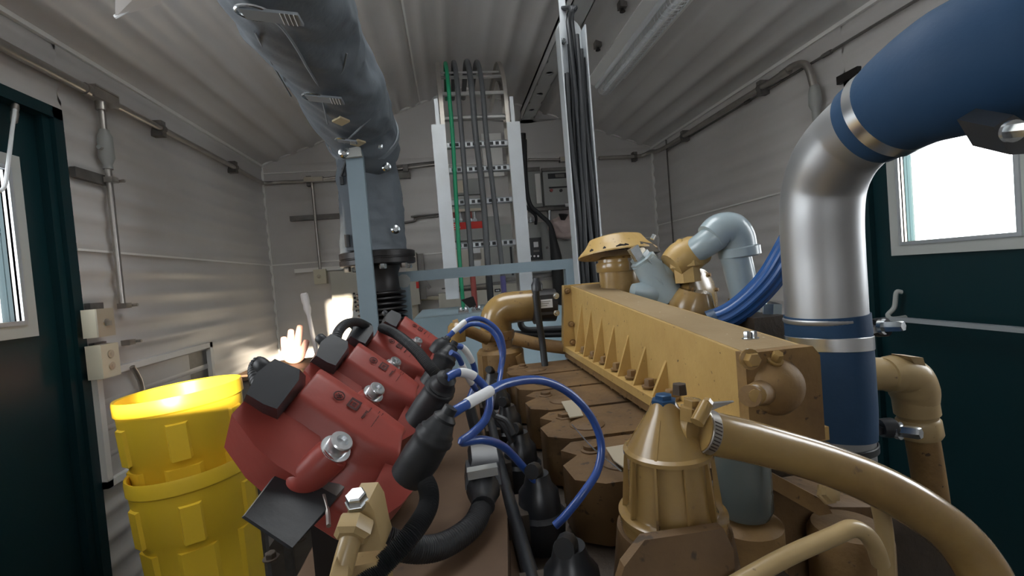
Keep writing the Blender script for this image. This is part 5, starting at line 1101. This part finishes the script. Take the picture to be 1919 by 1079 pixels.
c = P(1650, 612, .735); bm = NB(); hexhead(bm, c, (.3, -1, .1), .010, .03); tb = obj('t_bolt', bm, chrome, b); bm = NB(); lathe(bm, P(1636, 614, .745), V((1, -.2, 0)), [(.016, 0), (.018, .01), (.018, .022), (.010, .03)], 16); obj('trunnion', bm, blkp, b)
bm = NB(); bar(bm, a + (P(1640, 614, .74) - a) * .55, P(1645, 613, .742), .020, .012); obj('strap_lug', bm, band, b)
t3 = thing('steel_tube', P(1560, 900, .73), 'short steel tube under the upright blue coupling', 'pipe')
bm = NB(); tube(bm, [P(1559, 800, .735), P(1561, 850, .735), P(1566, 930, .73), P(1572, 1020, .72)], .0635, seg=48); obj('tube', bm, brush, t3)
bm = NB(); lathe(bm, P(1561, 822, .735), (0, 0, -1), [(.0645, 0), (.0665, .001), (.0665, .012), (.0645, .013)], 48, cap=False); bb = obj('lower_band', bm, blkp, t3)
bm = NB(); lathe(bm, P(1650, 802, .735), V((1, -.25, 0)), [(.016, 0), (.018, .01), (.018, .022), (.010, .03)], 16); obj('trunnion', bm, blkp, bb)
bm = NB(); hexhead(bm, P(1680, 806, .725), (.4, -1, .1), .011, .03); obj('t_bolt', bm, chrome, bb)
bm = NB(); q0 = P(1561, 822, .735); q1 = P(1655, 803, .735); bar(bm, q0 + (q1 - q0) * .5, q1, .018, .012); obj('strap_lug', bm, blkp, bb)
t4 = thing('silicone_coupling', P(1800, 150, .5), 'large dark blue silicone coupling filling the upper right corner', 'coupling')
cp = [P(1628, 232, .625), P(1670, 205, .59), P(1722, 170, .55), P(1790, 135, .51), P(1880, 100, .475), P(1990, 60, .44), P(2100, 20, .41)]
bm = NB(); pth = tube(bm, cp, [.0665, .0700, .0765, .0845, .0880, .0880, .0880], n=12, seg=64); obj('sleeve', bm, blues, t4, bevel=.003)
a, d, b = tclamp(t4, pth, 12, .0700, .024, None)
bm = NB(); prism(bm, [P(1862, 238, .42), P(1900, 215, .42), P(1925, 230, .42), P(1925, 288, .42), P(1893, 290, .42)], (0, .035, .02)); b4 = obj('clamp_lug', bm, blkp, t4, bevel=.004)
bm = NB(); hexhead(bm, P(1894, 246, .41), (-.3, -1, -.2), .008, .02); obj('clamp_screw', bm, chrome, b4)
# ------------------------------------------------------------------ ochre elbow right
Yq = .85
t = thing('elbow_pipe', P(1700, 740, Yq), 'pale ochre pipe elbow turning down beside the upright blue coupling', 'pipe')
bm = NB(); tube(bm, [P(1600, 702, Yq + .02), P(1640, 700, Yq + .01), P(1672, 702, Yq)], .035, seg=26); obj('inlet_pipe', bm, yelp, t)
bm = NB(); tube(bm, [P(1658, 702, Yq), P(1680, 700, Yq), P(1702, 708, Yq), P(1712, 732, Yq), P(1716, 752, Yq)], [.036, .040, .044, .044, .040], n=8, seg=30); el = obj('elbow', bm, yelp, t)
bm = NB(); lathe(bm, P(1722, 706, Yq - .02), V((.5, -1, .1)), [(.012, 0), (.012, .014), (.010, .016)], 6); obj('drain_plug', bm, yeld, el)
bm = NB(); prism(bm, [P(1705, 668, Yq - .035), P(1730, 670, Yq - .035), P(1736, 690, Yq - .03), P(1716, 684, Yq - .03)], (0, .04, 0)); obj('wrench_flat', bm, yelp, el, bevel=.006)
d = P(1728, 830, Yq) - P(1714, 740, Yq)
bm = NB(); lathe(bm, P(1713, 740, Yq), d, [(.036, 0), (.040, .004), (.040, .040), (.036, .044), (.035, .05), (.039, .055), (.040, .085), (.036, .092)], 28); obj('coupling_nut', bm, yelp, t)
bm = NB(); tube(bm, [P(1726, 810, Yq), P(1738, 880, Yq), P(1750, 960, Yq), P(1764, 1060, Yq)], .030, seg=24); obj('down_pipe', bm, yeld, t)
# ------------------------------------------------------------------ ribbed cone housing and crossover pipe
Yk = .42
ck = P(1256, 850, Yk); zk = lambda py: P(1256, py, Yk).z
t = thing('water_pump_housing', P(1256, 980, Yk), 'ochre ribbed cone shaped housing with a blue capped tip in the foreground', 'housing')
zb0 = zk(962); 
prof = [(.0480, 0), (.0480, .004), (.0430, .006), (.0410, .010), (.0365, zk(845) - zb0 - .002), (.0425, zk(845) - zb0), (.0425, zk(838) - zb0), (.0385, zk(834) - zb0), (.0150, zk(765) - zb0), (.0120, zk(752) - zb0), (.0105, zk(748) - zb0)]
xk = (P(1245, 760, Yk).x + P(1258, 950, Yk).x) / 2
bm = NB(); lathe(bm, (xk, Yk, zb0), (0, 0, 1), prof, 56); cone = obj('cone', bm, yelg, t, angle=28)
for k in range(10):
    a = 2 * math.pi * (k + .35) / 10; u = V((math.cos(a), math.sin(a), 0)); s = V((-u.y, u.x, 0)) * .0011; o = V((xk, Yk, zb0)); h1 = zk(845) - zb0
    bm = NB(); prism(bm, [o + u * .040 + V((0, 0, .004)) - s, o + u * .0475 + V((0, 0, .004)) - s, o + u * .0418 + V((0, 0, h1)) - s, o + u * .039 + V((0, 0, h1)) - s], s * 2); obj('rib', bm, yelg, cone)
    if k % 2 == 0:
        h2 = zk(775) - zb0; bm = NB(); prism(bm, [o + u * .036 + V((0, 0, h1 + .004)) - s, o + u * .0402 + V((0, 0, h1 + .004)) - s, o + u * .0190 + V((0, 0, h2)) - s, o + u * .017 + V((0, 0, h2)) - s], s * 2); obj('rib', bm, yelg, cone)
bm = NB(); lathe(bm, (xk, Yk, zb0 - .012), (0, 0, 1), [(.050, 0), (.0505, .004), (.0490, .012), (.0515, .012), (.0515, .016), (.047, .018)], 56); obj('base_ring', bm, yelg, t)
bm = NB(); lathe(bm, (xk, Yk, zk(750)), (0, 0, 1), [(.0125, -.002), (.0125, .002), (.0085, .0025), (.0085, .0065), (.006, .0075)], 6); obj('blue_cap', bm, bluc, t)
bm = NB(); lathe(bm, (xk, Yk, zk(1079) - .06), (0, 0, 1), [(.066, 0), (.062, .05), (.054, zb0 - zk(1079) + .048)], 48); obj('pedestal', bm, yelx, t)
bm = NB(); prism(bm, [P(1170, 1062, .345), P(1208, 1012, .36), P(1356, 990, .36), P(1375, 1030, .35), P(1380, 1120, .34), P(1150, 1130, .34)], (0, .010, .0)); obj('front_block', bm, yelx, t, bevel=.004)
bm = NB(); tube(bm, [P(1262, 795, .43), P(1285, 798, .415), P(1312, 805, .40)], [.015, .019, .0200], seg=28); obj('outlet_neck', bm, yelg, t)
bm = NB(); lathe(bm, P(1297, 762, .40), (0.1, 0, 1), [(.012, -.012), (.012, .0), (.0085, .001), (.0085, .007), (.0065, .008)], 6); obj('vent_plug', bm, yelg, t)
bm = NB(); lathe(bm, P(1274, 738, .50), (0, 0, 1), [(.009, 0), (.008, .012)], 6); obj('vent_plug', bm, drk, t)
bm = NB(); prism(bm, [P(1330, 905, .44), P(1345, 900, .44), P(1350, 930, .44), P(1336, 945, .44)], (0, .003, 0)); obj('bent_tab', bm, chrome, t)
t = thing('crossover_pipe', P(1600, 880, .42), 'thick glossy ochre pipe curving from the cone housing to the lower right corner', 'pipe')
bp = [P(1310, 805, .400), P(1350, 815, .400), P(1400, 826, .402), P(1470, 845, .405), P(1560, 874, .405), P(1650, 912, .40), P(1730, 958, .395), P(1795, 1010, .39), P(1840, 1070, .38), P(1862, 1130, .37)]
bm = NB(); tube(bm, bp, [.0202, .0206, .0205, .0200, .0205, .0215, .0220, .0225, .0225, .0225], n=12, seg=44); obj('pipe', bm, yelg, t)
bm = NB(); dd2 = (bp[1] - bp[0]).normalized(); lathe(bm, bp[0] + dd2 * .001, dd2, [(.0205, 0), (.0213, .0006), (.0213, .0094), (.0205, .010)], 44, cap=False); cb = obj('worm_clamp', bm, steelm, t)
c0 = bp[0] + dd2 * .006; tc = (ORI - c0); tc = (tc - dd2 * tc.dot(dd2)).normalized(); td = dd2.cross(tc)
for k in range(9):
    a = math.radians(-28 + k * 9); n_ = tc * math.cos(a) + td * math.sin(a); s_ = dd2.cross(n_); c = c0 + n_ * .0210
    bm = NB(); prism(bm, [c + dd2 * x * .0034 + s_ * (y * .0006 + x * .0006) for x, y in ((-1, -1), (1, -1), (1, 1), (-1, 1))], n_ * .0006); obj('clamp_slot', bm, drk, cb)
bm = NB(); tube(bm, [P(1306, 792, .378), P(1324, 757, .385)], .0062, seg=14); obj('worm_housing', bm, yelg, cb, bevel=.001)
bm = NB(); lathe(bm, P(1324, 758, .385), P(1326, 752, .39) - P(1322, 760, .385), [(.005, 0), (.005, .005), (.003, .006)], 6); obj('worm_screw', bm, yelg, cb)
bm = NB(); prism(bm, [P(1332, 756, .39), P(1376, 753, .40), P(1352, 762, .395), P(1336, 768, .39)], (0, .002, .001)); obj('band_tail', bm, steelm, cb)
# thin looped tube and its neighbours
bm = NB(); tube(bm, [P(1330, 1125, .33), P(1400, 1083, .335), P(1480, 1040, .34), P(1560, 1005, .345), P(1596, 990, .348), P(1622, 1000, .35), P(1640, 1025, .352), P(1650, 1055, .355)], .0072, n=10, seg=22); tag(obj('fuel_tube', bm, yelp), 'slim ochre tube with a hooked end below the thick crossover pipe', 'tube')
bm = NB(); tube(bm, [P(1648, 945, .42), P(1656, 985, .42), P(1660, 1030, .42), P(1664, 1120, .42)], .008, seg=18); tag(obj('fuel_tube', bm, yelp), 'slim upright ochre tube crossing behind the hooked tube', 'tube')
t = thing('pump_casing', P(1500, 980, .55), 'dusty ochre pump casing under the thick crossover pipe', 'pump')
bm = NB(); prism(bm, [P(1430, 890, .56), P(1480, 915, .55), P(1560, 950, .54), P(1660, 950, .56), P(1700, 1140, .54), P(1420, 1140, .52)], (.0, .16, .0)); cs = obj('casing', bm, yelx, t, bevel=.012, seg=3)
bm = NB(); prism(bm, [P(1430, 880, .53), P(1446, 886, .53), P(1545, 938, .51), P(1560, 962, .51), P(1535, 966, .51), P(1428, 905, .53)], (0, .02, 0)); obj('flange_arm', bm, yeld, t, bevel=.004)
bm = NB(); lathe(bm, P(1548, 925, .50), (0, -1, .5), [(.013, 0), (.013, .003), (.010, .004), (.010, .012), (.008, .013)], 6); obj('flange_bolt', bm, yelp, t)
bm = NB(); lathe(bm, P(1700, 1040, .56), V((-.1, -1, .1)), [(.085, 0), (.085, .03), (.07, .04), (.05, .042)], 40); obj('round_cover', bm, drk, cs)
bm = NB(); lathe(bm, P(1590, 985, .50), (0, 0, 1), [(.045, -.08), (.045, -.01), (.04, 0)], 30); obj('round_boss', bm, yeld, cs)
can = mat('dark green grey gloss', (0.10, 0.12, 0.115), 0.18, spec=0.6, coat=0.5)
t = thing('spin_filter', P(1395, 900, .52), 'grey green glossy canister behind the cone housing', 'filter')
bm = NB(); lathe(bm, P(1396, 960, .54), (0, 0, 1), [(.030, 0), (.034, .01), (.034, .09), (.030, .10)], 36); obj('canister', bm, can, t)
bm = NB(); lathe(bm, P(1396, 985, .54), (0, 0, 1), [(.045, -.12), (.045, .006), (.036, .012)], 36); obj('filter_base', bm, yeld, t)
# brass elbow with tube in front
Yb = .335
t = thing('tube_fitting', P(670, 1010, Yb), 'pale ochre compression fitting with a hex plug and tube at the bottom edge', 'fitting')
bm = NB(); prism(bm, [P(650, 962, Yb), P(656, 942, Yb), P(690, 940, Yb), P(702, 960, Yb), P(712, 1010, Yb), P(718, 1030, Yb), P(672, 1035, Yb), P(650, 1010, Yb)], (.004, .022, .004)); obj('elbow_body', bm, yelp, t, bevel=.003)
bm = NB(); lathe(bm, P(670, 944, Yb + .004), V((.0, -.35, 1)), [(.0085, 0), (.0085, .003), (.0075, .004), (.0072, .009), (.006, .010)], 6); obj('hex_plug', bm, chrome, t)
dt = P(640, 1060, Yb - .02) - P(662, 990, Yb)
bm = NB(); lathe(bm, P(668, 975, Yb), dt, [(.0125, 0), (.0135, .002), (.0135, .010), (.010, .013)], 6); obj('flare_nut', bm, yelp, t)
bm = NB(); tube(bm, [P(664, 988, Yb - .004), P(650, 1035, Yb - .012), P(634, 1100, Yb - .02)], .0075, seg=22); obj('tube', bm, yelp, t)
bm = NB(); lathe(bm, P(690, 1035, Yb + .01), V((.05, 0, -1)), [(.016, 0), (.017, .006), (.015, .01), (.017, .05)], 6); obj('lower_nut', bm, yelp, t)
bm = NB(); prism(bm, [P(612, 1095, .30), P(640, 1020, .325), P(655, 1030, .325), P(650, 1100, .30)], (0, .015, 0)); obj('guard_lug', bm, yelp, t, bevel=.003)
